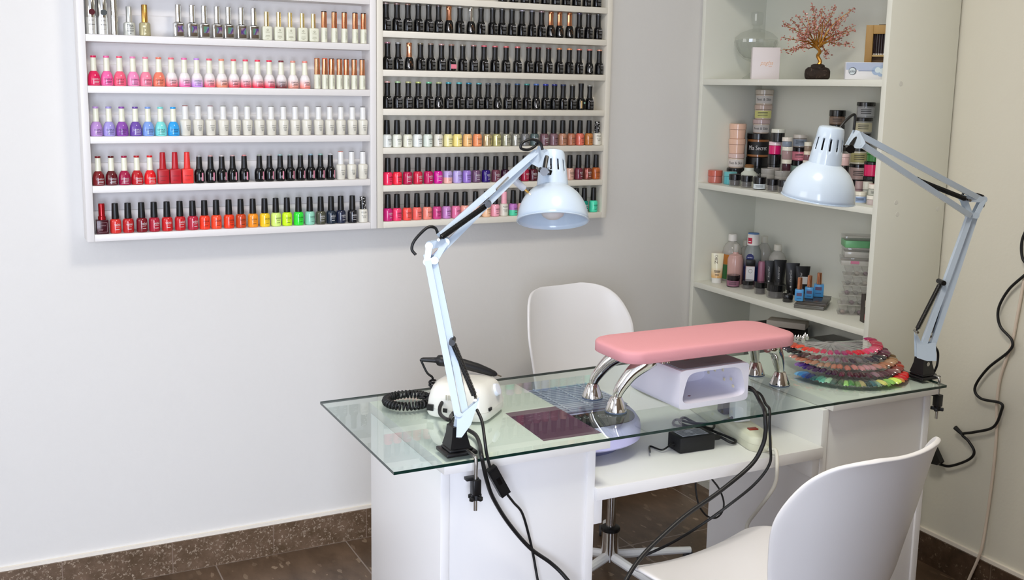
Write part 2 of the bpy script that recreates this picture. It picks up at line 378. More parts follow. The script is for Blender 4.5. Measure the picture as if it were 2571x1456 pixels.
KIND['C'] = [('body', b.mesh('body', 2), 0), ('cap', cap_mesh([(0, 0), (.0096, 0), (.0086, .004), (.0070, .044), (.006, .0448), (0, .0448)]), .0397)]
b = MB().lathe([(0, 0), (.0112, 0), (.0132, .003), (.0139, .008), (.0139, .024), (.0128, .0318), (.0100, .0368), (.0087, .0385), (0, .0385)], 22)
b.patch(.01405, .28, .62, .006, .028, 1, 4); b.text('GEL', .0095, .0042, x=.0018, z=.0125, r=.0141, m=2, up=True)
capD = cap_mesh([(0, 0), (.0087, 0), (.0078, .012), (.0072, .0325), (0, .0325)])
KIND['D'] = [('body', b.mesh('body', 3), 0), ('cap', capD, .0387), ('cap_gem', cap_mesh([(0, 0), (.0062, 0), (.0066, .0018), (.0055, .0038), (0, .0044)], 10), .0714)]
def bsk(): return MB().lathe([(0, 0), (.0118, 0), (.0128, .0012), (.0131, .004), (.0131, .028), (.0120, .0335), (.0098, .0368), (.0088, .0375), (0, .0375)], 24, sq=.32)
capF = cap_mesh([(0, 0), (.0092, 0), (.0083, .008), (.0078, .018), (.0080, .030), (.0087, .0375), (0, .0375)])
bandF = cap_mesh([(0, 0), (.0086, 0), (.0089, .0008), (.0088, .0040), (.0081, .0048), (0, .0048)])
for off, key in ((.001, 'F'), (.0045, 'Fr')):
    b = bsk(); Y = -.01325
    b.text('BLUESKY', .0150, .0034, x=off, z=.0285, y=Y); b.add([(off+.003, Y, .0318), (off+.0055, Y, .0312), (off+.0020, Y, .0345)], [(0, 1, 2)], 1)
    for z, w_, h in ((.0222, .012, .0008), (.0200, .013, .0008), (.0178, .011, .0008), (.0110, .014, .0008), (.0085, .010, .0008), (.006, .011, .0007)): b.rect(off-w_/2, off+w_/2, z, z+h, Y, 2)
    KIND[key] = [('body', b.mesh('body', 3), 0), ('cap', capF, .0377), ('cap_band', bandF, .0753)]
b = bsk(); Y = -.01325
b.text('BLUESKY', .0150, .0034, x=.003, z=.0285, y=Y); b.rect(-.006, .012, .0075, .0205, Y, 2)
KIND['Fp'] = [('body', b.mesh('body', 3), 0), ('cap', capF, .0377), ('cap_band', bandF, .0753)]
b = MB().lathe([(0, 0), (.0112, 0), (.0130, .003), (.0135, .010), (.0132, .024), (.0116, .032), (.0094, .0365), (.0086, .0378), (0, .0378)], 24)
for i, (x0, z0, x1, z1, x2, z2) in enumerate([(-.008, .008, -.004, .010, -.0065, .022), (-.004, .012, .006, .018, -.002, .028), (0, .008, .009, .010, .004, .020), (-.007, .005, -.002, .006, -.005, .010), (.002, .020, .008, .013, .001, .029)]):
    r = .0137; b.add([(r*math.sin(x/r), -r*math.cos(x/r), z) for x, z in ((x0, z0), (x1, z1), (x2, z2))], [(0, 1, 2)], 1 if i in (0, 3) else 2)
capM = cap_mesh([(0, 0), (.0090, 0), (.0080, .010), (.0076, .020), (.0080, .030), (.0085, .0400), (.0078, .0415), (0, .0415)], 10)
KIND['Fm'] = [('body', b.mesh('body', 3), 0), ('cap', capM, .0380)]
KIND['Fg'] = [('body', KIND['Fm'][0][1], 0), ('cap', capF, .0380), ('cap_band', bandF, .0756)]
b = bsk(); b.patch(.0141, -.55, -.15, .005, .029, 1, 3); b.lathe([(0, 0), (.0035, 0)], 14, 2, Matrix.Translation((.0065, -.0134, .0225)) @ Matrix.Rotation(PI/2, 4, 'X'))
KIND['Ft'] = [('body', b.mesh('body', 3), 0), ('cap', cap_mesh([(0, 0), (.0092, 0), (.0083, .008), (.0079, .020), (.0082, .034), (.0090, .0465), (0, .0468)]), .0377)]
b = MB().box(-.0138, .0138, -.0115, .0115, 0, .0385, bev=.0035, seg=3); b.rect(-.004, .010, .013, .030, -.0117, 1)
KIND['G'] = [('body', b.mesh('body', 2), 0), ('collar', cap_mesh([(0, 0), (.0082, 0), (.0082, .0012), (0, .0012)]), .0386), ('cap', cap_mesh([(0, 0), (.0078, 0), (.0078, .0445), (.0070, .0452), (0, .0452)], 14), .0399)]
b = MB().box(-.0135, .0135, -.0105, .0105, 0, .0380, bev=.004, seg=3); b.lathe([(.0016, 0), (.0028, 0)], 14, 1, Matrix.Translation((0, -.0107, .028)) @ Matrix.Rotation(PI/2, 4, 'X'))
for z, w_ in ((.0215, .011), (.0120, .011), (.0090, .013), (.0050, .006)): b.rect(-w_/2, w_/2, z, z+.0009, -.0107, 1)
KIND['H'] = [('body', b.mesh('body', 2), 0), ('cap', cap_mesh([(0, 0), (.0064, 0), (.0062, .016), (.0061, .0390), (0, .0392)], 12), .0382)]
b = MB().lathe([(0, 0), (.0082, 0), (.0090, .0008), (.0091, .040), (0, .040)], 20); b.text('CHARMLAC', .024, .0030, x=.0025, z=.020, r=.0093, up=True); b.text('PAINT GEL', .020, .0018, x=.0055, z=.020, r=.0093, up=True)
capI = cap_mesh([(0, 0), (.0082, 0), (.0080, .001), (.0078, .0435), (0, .0435)], 20)
KIND['I'] = [('body', b.mesh('body', 2), 0), ('cap', capI, .0402), ('cap_disc', cap_mesh([(0, 0), (.0076, 0), (.0076, .0016), (.007, .0022), (0, .0022)]), .0838)]
b = MB().lathe([(0, 0), (.0125, 0), (.0130, .0006), (.0130, .0425), (0, .0425)], 22); b.text('LOVE', .011, .0034, z=.0345, r=.01315); lines(b, .0131, [(.0235, .017, .0012, 0), (.012, .010, .0006, 0)])
up = MB().lathe([(0, 0), (.0126, 0), (.0126, .062), (.0120, .063), (0, .063)], 22); up.lathe([(0, 0), (.0078, 0)], 18, 1, Matrix.Translation((.0015, -.0129, .0125)) @ Matrix.Rotation(PI/2, 4, 'X')); up.patch(.0128, -.7, .7, .0045, .0205, 0, 8)
KIND['J'] = [('body', b.mesh('body', 2), 0), ('cap', up.mesh('cap', 2), .0428)]
KIND['Jp'] = [('body', MB().lathe([(0, 0), (.0088, 0), (.0090, .001), (.0090, .046), (0, .046)], 18).mesh('body', 2), 0), ('cap', cap_mesh([(0, 0), (.0088, 0), (.0088, .048), (0, .049)]), .0462)]
b = MB().lathe([(0, 0), (.0138, 0), (.0146, .0014), (.0146, .028), (.0138, .0318), (.0088, .0340), (0, .0340)], 24); b.text('TINA', .0175, .0066, x=.001, z=.0245, r=.0148)
lines(b, .0148, [(.0175, .018, .0009, .001), (.0125, .018, .0009, .001), (.0095, .016, .0009, .001), (.004, .004, .001, .001)])
KIND['K'] = [('body', b.mesh('body', 2), 0), ('cap', cap_mesh([(0, 0), (.0074, 0), (.0074, .0390), (.007, .0396), (0, .0396)]), .0342)]
b = MB().lathe([(0, 0), (.0132, 0), (.0146, .002), (.0142, .030), (.0128, .0335), (.0090, .0352), (0, .0352)], 24); lines(b, .0148, [(.022, .008, .004, -.003), (.013, .003, .004, -.001), (.005, .005, .002, -.001)])
KIND['Kg'] = [('body', b.mesh('body', 2), 0), ('cap', cap_mesh([(0, 0), (.0080, 0), (.0076, .0440), (.007, .0450), (0, .0450)], 12), .0354)]
b = MB().lathe([(0, 0), (.0122, 0), (.0136, .0014), (.0140, .005), (.0139, .032), (.0128, .0375), (.0092, .0392), (0, .0392)], 24)
b.text('POLISH', .0165, .0052, z=.0300, r=.01415); b.text('GEL POLISH', .0155, .0030, z=.0205, r=.01415); lines(b, .0142, [(.0165, .011, .0008, .001), (.0135, .011, .0008, .001)])
KIND['L'] = [('body', b.mesh('body', 2), 0), ('cap', cap_mesh([(0, 0), (.0094, 0), (.0090, .036), (.0084, .0372), (0, .0372)]), .0394)]
b = MB().box(-.0150, .0150, -.0125, .0125, 0, .037, bev=.0015); Y = -.01265
for a in ((-.0105, .0115, .0300, .0306), (-.0105, .0115, .0050, .0056)): b.rect(a[0], a[1], a[2], a[3], Y, 1)
for a in ((-.0105, -.0099), (.0109, .0115)): b.rect(a[0], a[1], .005, .0306, Y, 1)
b.text('CHARMLAC', .0165, .0030, z=.0225, y=Y, m=1); b.rect(-.0095, .001, .0120, .0128, Y, 1); b.rect(-.0095, .0, .0095, .0103, Y, 1)
KIND['R'] = [('body', b.mesh('body', 2), 0), ('cap', cap_mesh([(0, 0), (.0098, 0), (.0100, .008), (.0082, .010), (.0082, .040), (.0074, .0432), (0, .0436)]), .0372)]
HALFW = {'E': .0144, 'A': .0157, 'B': .0147, 'C': .0149, 'D': .0140, 'F': .0133, 'Fr': .0133, 'Fp': .0133, 'Fm': .0136, 'Fg': .0136, 'Ft': .0133, 'G': .0139, 'H': .0136, 'I': .0092, 'J': .0131, 'Jp': .0091, 'K': .0147, 'Kg': .0147, 'L': .0141, 'R': .0151}
PRINT_D, PRINT_L, PRINT_G = mat('1c1a1a', .5, g=1), mat('d8d6d6', .4, g=1), mat('7c7c7c', .5, g=1)
PINKP, GOLDP = mat('d88aa0', .4), mat('b89a68', .35, .3)
CREAMBODY = mat('d6d6c2', .28, g=1.1); OFFWHITE = mat('dcd9cc', .3, g=1.05)
def lum(h): return sum(int(h[i:i+2], 16)*w for i, w in ((0, .3), (2, .59), (4, .11)))
def flowery():
    m, nt, out = nodes('black_white_pattern'); L = nt.links.new
    bs = N(nt, 'ShaderNodeBsdfPrincipled', i_Roughness=.2); tc = N(nt, 'ShaderNodeTexCoord'); v = N(nt, 'ShaderNodeTexVoronoi', i_Scale=170.)
    r = N(nt, 'ShaderNodeValToRGB'); r.color_ramp.interpolation = 'CONSTANT'; r.color_ramp.elements[0].color = lin('d8d8d6'); r.color_ramp.elements[1].color = lin('151515'); r.color_ramp.elements[1].position = .3
    L(tc.outputs['Object'], v.inputs['Vector']); L(v.outputs['Distance'], r.inputs[0]); L(r.outputs[0], bs.inputs['Base Color']); L(bs.outputs[0], out.inputs[0]); return m
FLOWER = flowery()
def bottle_mats(k, c, c2):
    """materials for each part of a bottle of kind k; c body colour, c2 second colour (cap band, lower half ...)"""
    gl = .16
    pr = PRINT_L if (c and lum(c) < 95) else (mat('%02x%02x%02x' % tuple(int(int(c[i:i+2], 16)*.35) for i in (0, 2, 4)), .5, g=1) if c else PRINT_D)
    if k == 'E':
        bm_ = mat(c, gl, .55 if c2 == 'metal' else 0., coat=.3)
        if c2 and c2 != 'metal': bm_ = gradient(c2, c, .018, .0185)
        return [[bm_, pr], [BLACK]]
    if k == 'A':
        if c2: return [[gradient(c, 'e2dcdc', .004, .026), PRINT_D], [CREAM], [mat(c, .25)]]
        return [[mat(c, gl, coat=.3), pr], [CREAM], [mat(c, .2, coat=.5)]]
    if k == 'B': return [[OFFWHITE, PRINT_D], [mat('e8e8e6', .25, g=1)], [mat(c, .3)]]
    if k == 'C': return [[mat(c, .35), mat('5a0a10', .4)], [mat(c, .3)]]
    if k == 'D': return [[BLACK_GLOSS, PINKP, PRINT_L], [BLACK], [mat(c, .1, .4)]]
    if k in ('F', 'Fr'): return [[BLACK_GLOSS, PRINT_L, PRINT_G], [BLACK], [mat(c, .15, .2, coat=.5)]]
    if k == 'Fp': return [[BLACK_GLOSS, PRINT_G, mat('d87888', .5)], [BLACK], [mat(c, .2)]]
    if k == 'Fm': return [[BLACK_GLOSS, PRINT_L, mat('6a4a34', .25, .6)], [{'r': ROSE, 's': SILVER}[c2]]]
    if k == 'Fg': return [[BLACK_GLOSS, PRINT_L, PRINT_G], [BLACK], [mat(c, .15)]]
    if k == 'Ft': return [[BLACK_GLOSS, GOLDP, mat('6f9688', .4)], [BLACK]]
    if k == 'G': return [[SILVER, HOLO], [BLACK_GLOSS], [SILVER]]
    if k == 'H': return [[CREAMBODY, mat('8a866c', .5)], [PALEGOLD]]
    if k == 'I': return [[CREAMBODY, mat('77776a', .5)], [ROSE], [mat(c, .3)]]
    if k == 'J': return [[mat('d4d4d0', .3, .6), PRINT_D], [SILVER, mat(c, .2)]]
    if k == 'Jp': return [[SILVER, SILVER], [SILVER]]
    if k == 'K': return [[mat('c9cbc4', .3, .35), PRINT_D], [mat('c6c9c6', .28, .7)]]
    if k == 'Kg': return [[mat('a8a07c', .25, .25), mat('ded8b0', .2)], [GOLD]]
    if k == 'L': return [[OFFWHITE, PRINT_D], [FLOWER if not c2 else mat(c2, .35)]]
    if k == 'R': return [[mat('3a0a16', .2), mat('9a7a7e', .4)], [mat('a01018', .12, .5)]]
def describe(k, c, c2):
    n = cname(c).replace(' ', '-') if c else ''
    return {'E': f'{n} polish bottle with black cap' if c2 in (None, 'metal') else f'two-tone {n} and {cname(c2 or c)} polish bottle', 'A': f'{n} polish bottle with cream cap' if not c2 else f'white-to-{n} polish bottle with cream cap',
            'B': f'white tapered bottle, {n} cap dot', 'C': f'all {n} square polish bottle', 'D': 'black gel bottle with pink print', 'F': f'black gel bottle with {n} cap band', 'Fr': f'black gel bottle with {n} cap band',
            'Fp': 'black gel bottle with pink label', 'Fm': 'black round bottle with ' + ('rose gold cap' if c2 == 'r' else 'silver cap'), 'Fg': 'black gel bottle with splash graphic', 'Ft': 'tall black gel bottle with gold stripe',
            'G': 'silver bottle with iridescent front', 'H': 'cream gel bottle with gold cap', 'I': 'slim cream tube with copper cap', 'J': f'tall silver canister with {n} window', 'Jp': 'slim plain silver tube', 'K': 'silver grey bottle with silver cap',
            'Kg': 'pale gold glitter bottle with gold cap', 'L': 'white bottle with ' + ('patterned cap' if not c2 else 'pink cap'), 'R': 'square wine bottle with red cap'}[k]
def row(entries, z, x0, x1, where, group, yc=2.920):
    """entries: (kind, centre pixel, colour, second colour); stand them along the shelf whose top is z"""
    xs = [x_of(e[1], yc+.014, z+.018) for e in entries]
    hw = [HALFW[e[0]]+.0002 for e in entries]
    for _ in range(400):
        xs[0] = max(xs[0], x0+hw[0]+.0006); xs[-1] = min(xs[-1], x1-hw[-1]-.0006)
        for i in range(len(xs)-1):
            d = hw[i]+hw[i+1]-(xs[i+1]-xs[i])
            if d > 0: xs[i] -= d/2; xs[i+1] += d/2
    for i, (e, x) in enumerate(zip(entries, xs)):
        k, _, c, c2 = (list(e)+[None, None])[:4]
        lab = f'{describe(k, c, c2)}, {ORD[i+1]} from left, {where}'
        t = thing('nail_polish_bottle', lab, 'nail polish', (x, yc+HALFW[k]+.0006*math.sin(i*2.3), z+.0004), 0, group)
        if k in ('E', 'A', 'B', 'F', 'Fr', 'D'): t.rotation_euler = (0, 0, .16*math.sin(i*1.9+1.2)+.12)
        for (pn, me, dz), ms in zip(KIND[k], bottle_mats(k, c, c2)): link_mesh(pn, me, ms, t, (0, 0, dz))
def S(k, px, cols, c2=None): return [(k, p, c, c2) for p, c in zip(px, cols.split())]
LX, RX = (.251, 1.0125), (1.0525, 1.812)
row([('J', 229.5, '4a0a14'), ('J', 259, '4a4e4e'), ('Jp', 287.7), ('K', 325), ('Kg', 364)] + [('G', p) for p in (448.6, 483.7, 513.6, 546, 574.5, 606.8, 637.6)] + [('H', p) for p in (669.9, 700, 728.6, 759.3, 787)] + S('I', (812.7, 838, 863.3, 890.3, 911), '18140f 18140f 201812 201812 18140f'),
    1.534, *LX, 'top row of the far rack', 'bottles on the top row of the far rack')
row(S('A', (236.5, 268.6, 301.5, 335, 366.8, 399.8), 'd01050 e4609c ff5c78 e284b0 ea8098 e27860') + S('A', (431.2, 463.5, 495, 526.6, 557, 587.5, 617.6, 647.5, 676.9, 706.6, 736, 766), 'f0707e e870a8 c090dc ea6478 eb8a70 e05864 e04c64 e83c58 e03c58 7c3c40 d89080 f08c80', 'w')
    + S('I', (795.2, 814.5, 831.9, 850.8, 868.4, 888.1, 907.9), 'a0603c d0502c 502c20 402420 301c1c 28201c 30201c'), 1.4035, *LX, 'second row of the far rack', 'bottles on the second row of the far rack')
row(S('A', (242.2, 274.5, 307, 341, 372.7, 404.2, 436), 'b088c4 9a90cc 8448a0 68489c 7898d4 78d0cc 2898dc') + S('B', (466.2, 498, 529.5, 561.3, 592.3, 621.5, 651.6, 681.5, 712, 741.3, 770.3, 800, 828, 856, 884.6, 911), '8a3028 786a5c 7a2838 6a7060 8a8478 889078 54544c 505048 5c6058 706c64 c8c4b8 585450 6c5448 807c74 50504c 383838'),
    1.273, *LX, 'third row of the far rack', 'bottles on the third row of the far rack')
row(S('A', (247.5, 280.4, 313.4, 344.4, 377.4), '741018 560a14 981040 ae101c d81820') + S('C', (409.7, 440.4, 470.8), 'a8101c ae1220 d8302c') + S('D', (500.9, 529.5, 557.4, 584.6, 613.8, 651.6, 677, 704, 728.8, 755, 780.4, 805, 830), 'b8b8b8 d0a8a8 d8d0d0 c8a8a8 d89090 a0a89c c0b8b8 a0c0c0 a8b8b8 a8b8b0 90b0c0 98c0b8 d0d0d4')
    + S('B', (855.6, 883, 911), 'd86848 303840 282828'), 1.144, *LX, 'fourth row of the far rack', 'bottles on the fourth row of the far rack')
row([('R', 257, '3a0a16')] + S('E', (290.5, 322.4, 356.5, 387.7, 420, 452.5, 484.4, 514, 543.7, 575, 605, 635.4, 664.8, 693, 720.9, 749.7, 778.2, 805.5, 831.4, 856, 884.8), 'c8302a b01c20 74101c a41830 c01c20 b81820 ae2038 ff3a20 ff4a2a e03a1a c0401a ff8c1e f0c020 cce678 c4ee20 2cd434 88c4ac 48483a 1a2634 1c2238 101018') + [('L', 911, 'e0e0dc')],
    1.0155, *LX, 'bottom row of the far rack', 'bottles on the bottom row of the far rack')
row(S('F', (1262, 1290, 1317, 1343, 1369, 1395, 1421, 1447, 1473, 1499), '606060 706058 807060 a08070 606060 505050 807060 a08080 606060 505050'), 1.674, *RX, 'top row of the ivory rack', 'bottles on the topmost row of the ivory rack')
def mix(px, kinds, cols): return [(k, p, c, {'Fm': 'r' if c == 'c98a68' else 's'}.get(k)) for p, k, c in zip(px, kinds.split(), cols.split())]
row(mix((968.8, 996.7, 1023.6, 1050, 1076, 1100.7, 1127, 1154.4, 1182, 1207.4, 1236, 1260, 1284.8, 1309.7, 1335, 1359, 1382.4, 1404.7, 1429.2, 1453.5, 1477, 1500.9), 'F Fr F Fr F F Fm Fr Fm Fr Fr F Fr F Fr Fr Fm Fm Fm Fr F F',
        '8a7874 7c605c 7a5c50 3c3a38 343434 443434 c98a68 8c8c88 d8d8d8 4a4a4a 343434 444444 3c3c3c 8c8890 6c6c74 8c7478 c98a68 c98a68 c98a68 3a3450 4c4440 3c3c3c'), 1.5735, *RX, 'second row of the ivory rack', 'bottles on the second row of the ivory rack')
row(mix((972.8, 999.7, 1027, 1055.5, 1081.3, 1107.8, 1133, 1161, 1188.3, 1214.8, 1241.8, 1269.8, 1298.7, 1326.6, 1350.5, 1376.4, 1402.9, 1428.6, 1453, 1479, 1503.8), 'F Fr Fm Fr Fr F Fp Fr F Fr Fr F Fr F Fr Fr F Fr Fr Fg F',
        '9a6c78 8c8c8c c98a68 6c6454 7a6458 b08c88 8a6c60 7c7468 9a7470 c45c68 b85c60 c46060 c86868 6a1c2c 581420 642c2c c87c50 e0905c d07c6c c0746c c08c78'), 1.462, *RX, 'third row of the ivory rack', 'bottles on the third row of the ivory rack')
row(mix((972.2, 998.7, 1024.6, 1050, 1076.4, 1101.3, 1126, 1152, 1176.3, 1201.8, 1224.7, 1249, 1273.8, 1297.7, 1322, 1345.5, 1368.8, 1391.3, 1412.8, 1436, 1458, 1479.5), 'F F F F Fr Fg F Fr F Fr F Fg F F Fr Fg F F Fr F Ft F',
        'c89c98 9cbc90 acac78 acb868 68b488 a4a878 3890a0 48a0a8 146c8c 5898a0 485058 203044 3c4448 305078 348480 4464a8 1c2c98 1c2474 142450 706c60 181818 8c8c88'), 1.349, *RX, 'fourth row of the ivory rack', 'bottles on the fourth row of the ivory rack')
row([('E', p, c, 'metal' if i in (10, 11, 12, 13) else None) for i, (p, c) in enumerate(zip((971.5, 997, 1023.7, 1048.6, 1074.3, 1100.3, 1125.2, 1148.6, 1173.8, 1198.7, 1223.4, 1247, 1271.5, 1295.4, 1318.3, 1341.8, 1366.2, 1390, 1412, 1434, 1455.7, 1478), 'd8dcd8 dadcd0 dcdccc dce0de d4dcd2 d6d2c6 e4dca0 ecd888 f0b87c ec9464 c4b48c c8c48c b8b8a4 a8a8a0 707070 4c5c5c 6c4c54 765860 a87860 a86a50 d06a58 b07038'.split()))] + [('L', 1499.7, 'd8d8d4')],
    1.2355, *RX, 'fifth row of the ivory rack', 'bottles on the fifth row of the ivory rack')
row([('E', p, c, {6: 'e8b0a8', 21: 'metal'}.get(i)) for i, (p, c) in enumerate(zip((973.6, 997.7, 1023, 1049, 1075.4, 1099.7, 1124.2, 1147.8, 1172, 1195.7, 1220, 1244.6, 1268.3, 1293.9, 1318.4, 1337.5, 1360.5, 1383, 1406.5, 1430, 1452.5, 1474.2, 1496), 'f02a58 f02c44 b01848 c82040 b81858 c81890 b4a0d0 b0a0d8 9474c4 6a4a68 28106a 6a3848 301028 28101c 9a1838 4a1020 703040 804048 905050 c8a090 6a2838 8a4a40 a85828'.split()))],
    1.124, *RX, 'sixth row of the ivory rack', 'bottles on the sixth row of the ivory rack')
row([('E', p, c, {13: '50c8a0'}.get(i)) if c != 'L' else ('L', p, 'e0ded0', 'e8a4b4') for i, (p, c) in enumerate(zip((974, 996.6, 1022, 1047, 1072.6, 1097, 1121, 1144.4, 1167, 1194, 1220.6, 1243, 1265, 1288, 1310, 1333, 1356, 1379, 1402, 1425, 1447, 1466, 1489.7), 'c02070 f83a68 ff5048 ff6860 ff8878 c44080 bc80bc d87098 e8a090 f0b8a0 f0bc98 f0a0b0 L ae6cb4 e8b0b0 c8a0c8 90a8c8 8090c0 70b0a8 60a890 108070 0a8070 48d0a8'.split()))],
    1.0155, *RX, 'bottom row of the ivory rack', 'bottles on the bottom row of the ivory rack')
# ------------------------------------------------------------------ shelf cabinet in the corner
S1, S2, S3, S4 = 1.457, 1.098, .744, .386
XF, XBK, YN, YFAR = 2.243, 2.512, 2.142, 2.992
t = thing('shelf_cabinet', 'tall white open shelf cabinet standing in the corner', 'shelf unit', (XF, YN, 0))
def cab(name, a, b, c, d, e, f, bev=.0008): return obj(name, MB().box(a-XF, b-XF, c-YN, d-YN, e, f, bev=bev), CAB_WHITE, t)
sp = cab('side_panel', XF, XBK, YN, YN+.018, 0, 2.02)
for i, (px, py) in enumerate(((2262, 210), (2250, 508), (2253, 538), (2355, 524))):
    p = at_y(px, py, YN); pl = MB().lathe([(0, 0), (.007, 0), (.0066, .0006), (0, .0007)], 14, 0, Matrix.Rotation(PI/2, 4, 'X'))
    obj('screw_cover', pl, mat('dcdcd4', .5, g=1), sp, (p.x-XF, -.0002, p.z))
cab('side_panel', XF, XBK, YFAR-.018, YFAR, 0, 2.02)
cab('back_panel', XBK-.006, XBK-.0005, YN+.0182, YFAR-.0182, .06, 2.0, 0)
cab('top_panel', XF, XBK, YN+.0182, YFAR-.0182, 2.0, 2.02)
for z in (1.80, S1, S2, S3, S4, .06): cab('shelf', XF+.001, XBK-.0065, YN+.0182, YFAR-.0182, z-.0195, z)
cab('plinth', XF+.02, XF+.036, YN+.0182, YFAR-.0182, 0, .04)
XI = XBK-.0068   # inner back

def seat(px, X, r, z):
    """where a round thing of radius r centred on that sight line stands, kept clear of the cabinet's end panels and back"""
    X = min(X, XI-r-.001); y = y_of(px, X, z+.04); lim = YFAR-.018-r-.0015
    if y > lim: y = lim; X = x_of(px, y, z+.04)
    if y < YN+.019+r: y = YN+.019+r
    return X, y
GREYP = mat('8a8a8a', .4)
def jar_profile(r, h): return [(0, 0), (r*.93, 0), (r*.97, .0012), (r*.97, h-.0015), (r*.93, h), (0, h)]
def jar(label, x, y, z, r, h, body, lid, lidf=.36, band=None, txt=None, taper=1., group='jars on the middle cabinet shelf', gloss=.2, clearbody=False, name='cosmetic_jar'):
    t_ = thing(name, label, 'jar', (x, y, z), -.72, group)
    bh = h*(1-lidf)
    b = MB().lathe([(0, 0), (r*.9*taper, 0), (r*.96*taper, .0016), (r*.96, bh-.001), (r*.8, bh), (0, bh)], 26)
    bm_ = [CLEAR if clearbody else mat(body, gloss, coat=.4)]
    if clearbody:
        inner = MB().lathe([(0, .004), (r*.78, .004), (r*.78, bh-.002), (0, bh-.002)], 20)
        obj('body', b, bm_, t_); obj('contents', inner, mat(body, .4), t_)
    else: obj('body', b, bm_, t_)
    l = MB().lathe([(0, 0), (r, 0), (r, h-bh-.0015), (r*.94, h-bh), (0, h-bh)], 26)
    obj('lid', l, mat(lid, .22, coat=.3), t_, (0, 0, bh+.0002))
    if band:
        q = MB(); rr = r*.97*max(taper, 1)+.0006
        q.patch(rr, -1.15, 1.15, bh*.14, bh*.86, 0, 10)
        if txt: q.text(txt, rr*1.7, bh*.26, z=bh*.52, r=rr+.0004)
        else:
            for zz in (.36, .52, .66): q.patch(rr+.0004, -.62, .55, bh*zz, bh*(zz+.05), 1, 6)
        obj('label', q, [mat(band, .5), PRINT_D if lum(band) > 90 else PRINT_L], t_)
    return t_
def rpx(w, x, y, z): return w/2*depth((x, y, z))/F*.98
def stack(px, X, items, base=S2, py=420):
    z = base; X0 = X
    for it in items:
        top, w, lab, kw = it
        p = kw.pop('px', None)
        r_ = rpx(w, X0, y_of(px, X0, base+.05), z); X, yy = seat(p or px, X0, max(r_, 0), base)
        z1 = at_x(p or px, top, X).z
        jar(lab, X, yy, z+.0003, rpx(w, X, yy, z), max(z1-z-.0005, .012), **kw); z = max(z1, z+.0125)
PK = 'd9b29c'
stack(1847, 2.452, [(421, 46, 'squat black jar under the stack of pink tubs', dict(body='121214', lid='0e0e10', lidf=.4)),
    (385, 42, 'bottom pink tub with a printed label, stack of three beside the cabinet end', dict(body='d8c2ae', lid='cbb0a8', lidf=.3, band='c9c2bc', txt='Feet & Skin', taper=.93)),
    (348, 43, 'middle plain pink tub in the stack of three', dict(body=PK, lid=PK, lidf=.38, taper=.93)),
    (310, 43, 'top plain pink tub in the stack of three', dict(body=PK, lid=PK, lidf=.38, taper=.93))])
stack(1900, 2.462, [(393, 58, 'large black jar under the copper banded jar', dict(body='0f1210', lid='0c0c0e', lidf=.34, band='101412', txt='Mia Secret')),
    (334, 58, 'large black lidded jar with a copper band', dict(body='8a5a34', lid='0c0c0e', lidf=.24, band='0e0e0e', txt='Mia Secret', gloss=.12)),
    (299, 44, 'lowest printed pink tub on the large copper banded jar', dict(px=1905, body='cfbcaa', lid='c4aaa6', lidf=.3, band='c4beb8', txt='Feet & Skin', taper=.93)),
    (263, 45, 'yellow labelled tub between two printed pink tubs', dict(px=1908, body='cdb8a4', lid='c2aa9c', lidf=.3, band='cfcc80', taper=.93)),
    (225, 46, 'topmost printed pink tub under the upper shelf', dict(px=1909, body='cdbcaa', lid='bdb2a4', lidf=.3, band='c4beb8', txt='Feet & Skin', taper=.93))])
stack(1942, 2.405, [(387, 34, 'clear jar with black lid and grey label below the hot pink jar', dict(body='141414', lid='0c0c0e', lidf=.3, band='a8a09c')),
    (355, 32, 'hot pink jar with white lid beside the copper banded jar', dict(body='d01868', lid='e4ccd0', lidf=.28)),
    (323, 35, 'black jar with white lid on top of the hot pink jar', dict(px=1948, body='1a1a1c', lid='d8d8cc', lidf=.3))])
stack(1973, 2.385, [(430, 24, 'small dark jar hidden low behind the clear tubs', dict(body='2a2224', lid='1a1a1a')),
    (400, 25, 'small wine coloured jar with white lid', dict(body='3e1c28', lid='d6d2c2', lidf=.34)),
    (368, 27, 'small dusty pink jar with white lid', dict(body='a08484', lid='d8d4c8', lidf=.3)),
    (344, 26, 'small grey blue jar with white lid', dict(px=1971, body='7c8898', lid='d6cfc6', lidf=.42))])
stack(2003, 2.455, [(402, 36, 'teal jar with black lid beside the lamp shade', dict(body='88a49c', lid='0e0c10', lidf=.18)),
    (369, 38, 'pink jar with black lid and dark stripe', dict(body='d0788c', lid='0e0c10', lidf=.3, band='d88494')),
    (337, 36, 'clear jar with white lid and blue label', dict(body='9c948e', lid='d4ccc2', lidf=.27, band='8c98a8'))])
stack(2024, 2.41, [(402, 22, 'small maroon jar partly behind the lamp shade', dict(body='503038', lid='d6ccc0', lidf=.2)),
    (379, 20, 'small brown jar with cream lid behind the lamp neck', dict(body='7c5058', lid='dcccb8', lidf=.38)),
    (356, 20, 'small cream lidded jar, highest beside the lamp neck', dict(body='8c7c6c', lid='d8d4c4', lidf=.45))])
stack(2092, 2.465, [(415, 40, 'dark jar lowest behind the lamp neck', dict(body='4a3c38', lid='0c0c0c')),
    (380, 40, 'brown jar with black lid, second up behind the lamp neck', dict(body='6a5448', lid='0c0c0c')),
    (345, 40, 'grey brown jar with black lid below the highest one', dict(body='74685c', lid='0c0c0c', band='948878')),
    (312, 40, 'brown jar with black lid above the lamp neck', dict(body='7c6450', lid='0c0c0c', band='8a7462')),
    (276, 41, 'highest brown jar with black lid, left of the tallest stack', dict(body='7c6450', lid='0a0a0a', lidf=.42, band='857060'))])
